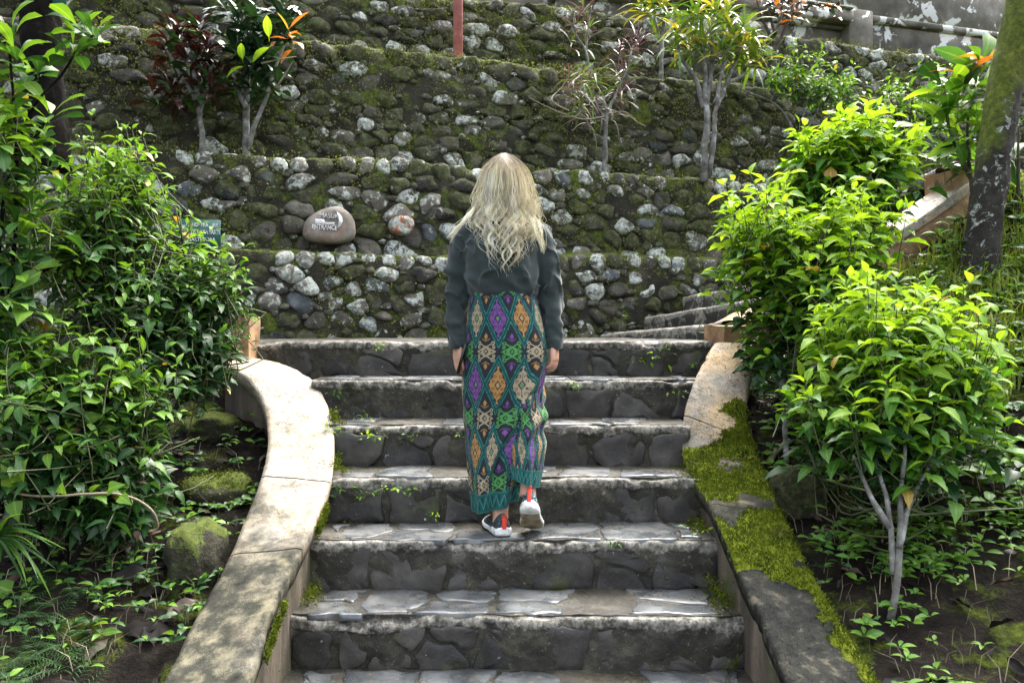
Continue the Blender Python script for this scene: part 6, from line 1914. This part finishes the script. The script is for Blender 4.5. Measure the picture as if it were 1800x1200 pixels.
for i in range(64):
    phi = r.uniform(-2.2, 2.2) if i > 46 else -1.35 + 2.7 * (i + r.uniform(-.4, .4)) / 46
    s = phi
    end = 425 + 8 * r.standard_normal()
    if .05 < s < .65: end = 452 + 8 * r.standard_normal()
    if -.75 < s < -.35: end = 436 + 8 * r.standard_normal()
    if -.30 < s < .02: end = 418 + 8 * r.standard_normal()
    if s > .75: end = 432 + 10 * r.standard_normal()
    if abs(phi) > 1.5: end = r.uniform(395, 430)
    locks.append(dict(phi=phi, end=end, ph=r.uniform(0, 6.28), ph2=r.uniform(0, 6.28), am=r.uniform(.6, 1.3), lay=r.uniform(.86, 1.08), tone=r.uniform(.66, 1.22), wl=r.uniform(42, 62), sp=r.uniform(-.25, .25)))
blond = np.array([.90, .79, .50]); pale_ = np.array([.97, .92, .72]); rootc = np.array([.40, .32, .21]); dk = np.array([.62, .50, .32])
t = np.linspace(0, 1, NS)
def add_lock_strands(lk, n, loose=1.0):
    for _ in range(n):
        dphi = r.normal(0, .095) * loose
        end = lk['end'] + r.normal(0, 9) * loose
        py0 = 269 + 30 * r.random() ** 2.2
        py = py0 + (end - py0) * t ** .93
        conv = 1 - .86 * smooth01(t, .25, .95) * (1 if loose < 1.3 else .4)
        phi = lk['phi'] * (.55 + .45 * smooth01(py, 272, 310)) + dphi * conv + lk['sp'] * smooth01(t, .6, 1) * .35
        wamp = smooth01(py, 300, 400) * lk['am'] * 7.0
        wx = wamp * np.sin(2 * np.pi * (py - 300) / lk['wl'] + lk['ph']) + r.normal(0, .6) * t * loose
        wd = .013 * smooth01(py, 300, 400) * np.cos(2 * np.pi * (py - 300) / lk['wl'] + lk['ph2'])
        lay = lk['lay'] * (1 + r.normal(0, .025) * loose)
        cxp = hpt(phi, py, lay, 0, wd)
        path = cxp + np.stack([wx * DP / F, 0 * wx, 0 * wx], -1)
        rad = np.full(NS, .00105) * (1 - .75 * t ** 3) * r.uniform(.7, 1.25)
        tn = lk['tone'] * r.uniform(.82, 1.15)
        base_c = (blond if r.random() < .55 else pale_) if r.random() < .82 else dk
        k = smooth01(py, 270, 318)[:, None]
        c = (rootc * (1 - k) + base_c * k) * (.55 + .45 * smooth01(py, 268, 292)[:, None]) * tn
        c = c * (1 - .0 * t[:, None]) + pale_ * tn * .25 * smooth01(t, .5, 1)[:, None]
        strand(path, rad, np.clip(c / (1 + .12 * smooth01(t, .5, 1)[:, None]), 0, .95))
for lk in locks: add_lock_strands(lk, 50)
for _ in range(320):        # flyaways
    lk = dict(locks[r.integers(len(locks))]); lk['am'] *= 1.5; lk['ph'] = r.uniform(0, 6.28); lk['lay'] *= r.uniform(1.02, 1.14); lk['end'] += r.uniform(-40, 8)
    add_lock_strands(lk, 1, 2.4)
for (x0, x1, ye, n) in ((838, 793, 418, 16), (842, 800, 408, 12), (836, 822, 400, 12), (932, 958, 436, 16), (934, 948, 442, 18)):   # locks over the shoulders
    for _ in range(n):
        py = 345 + (ye + r.normal(0, 4) - 345) * t
        px = x0 + (x1 + r.normal(0, 3) - x0) * smooth01(t, .1, 1.0) + 5 * np.sin(t * 9 + r.normal(0, .3) + x1) * t
        dd_ = DP - .03 - .085 * smooth01(t, .2, .7) + r.normal(0, .006)
        path = np.stack([(px - 900) * dd_ / F, 0 * px + dd_, ZC + (HY - py) * dd_ / F], -1)
        strand(path, np.full(NS, .001) * (1 - .7 * t ** 3), np.clip(np.tile(pale_ * r.uniform(.75, 1.1), (NS, 1)), 0, .95))
hs = obj('hair', np.concatenate(V_), np.concatenate(Q_), M['hair'], person)
at = hs.data.color_attributes.new('hcol', 'FLOAT_COLOR', 'POINT')
cc = np.concatenate(C0); at.data.foreach_set('color', np.concatenate([cc, np.ones((len(cc), 1))], 1).astype(np.float32).ravel())
# dense under layer so no scalp shows
pp = np.linspace(269, 408, 60); ph = np.linspace(-2.5, 2.5, 90)
PH, PY = np.meshgrid(ph, pp)
U_ = hpt(PH * (.55 + .45 * smooth01(PY, 272, 310)), PY, .90)
U_ = U_ + .004 * np.sin(PH * 40 + PY / 12)[..., None] * np.array([0, -1, 0])
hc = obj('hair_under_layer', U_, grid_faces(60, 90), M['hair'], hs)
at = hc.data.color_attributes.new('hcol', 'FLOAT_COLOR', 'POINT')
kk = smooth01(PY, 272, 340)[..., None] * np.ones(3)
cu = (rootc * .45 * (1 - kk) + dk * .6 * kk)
at.data.foreach_set('color', np.concatenate([cu.reshape(-1, 3), np.ones((PH.size, 1))], 1).astype(np.float32).ravel())
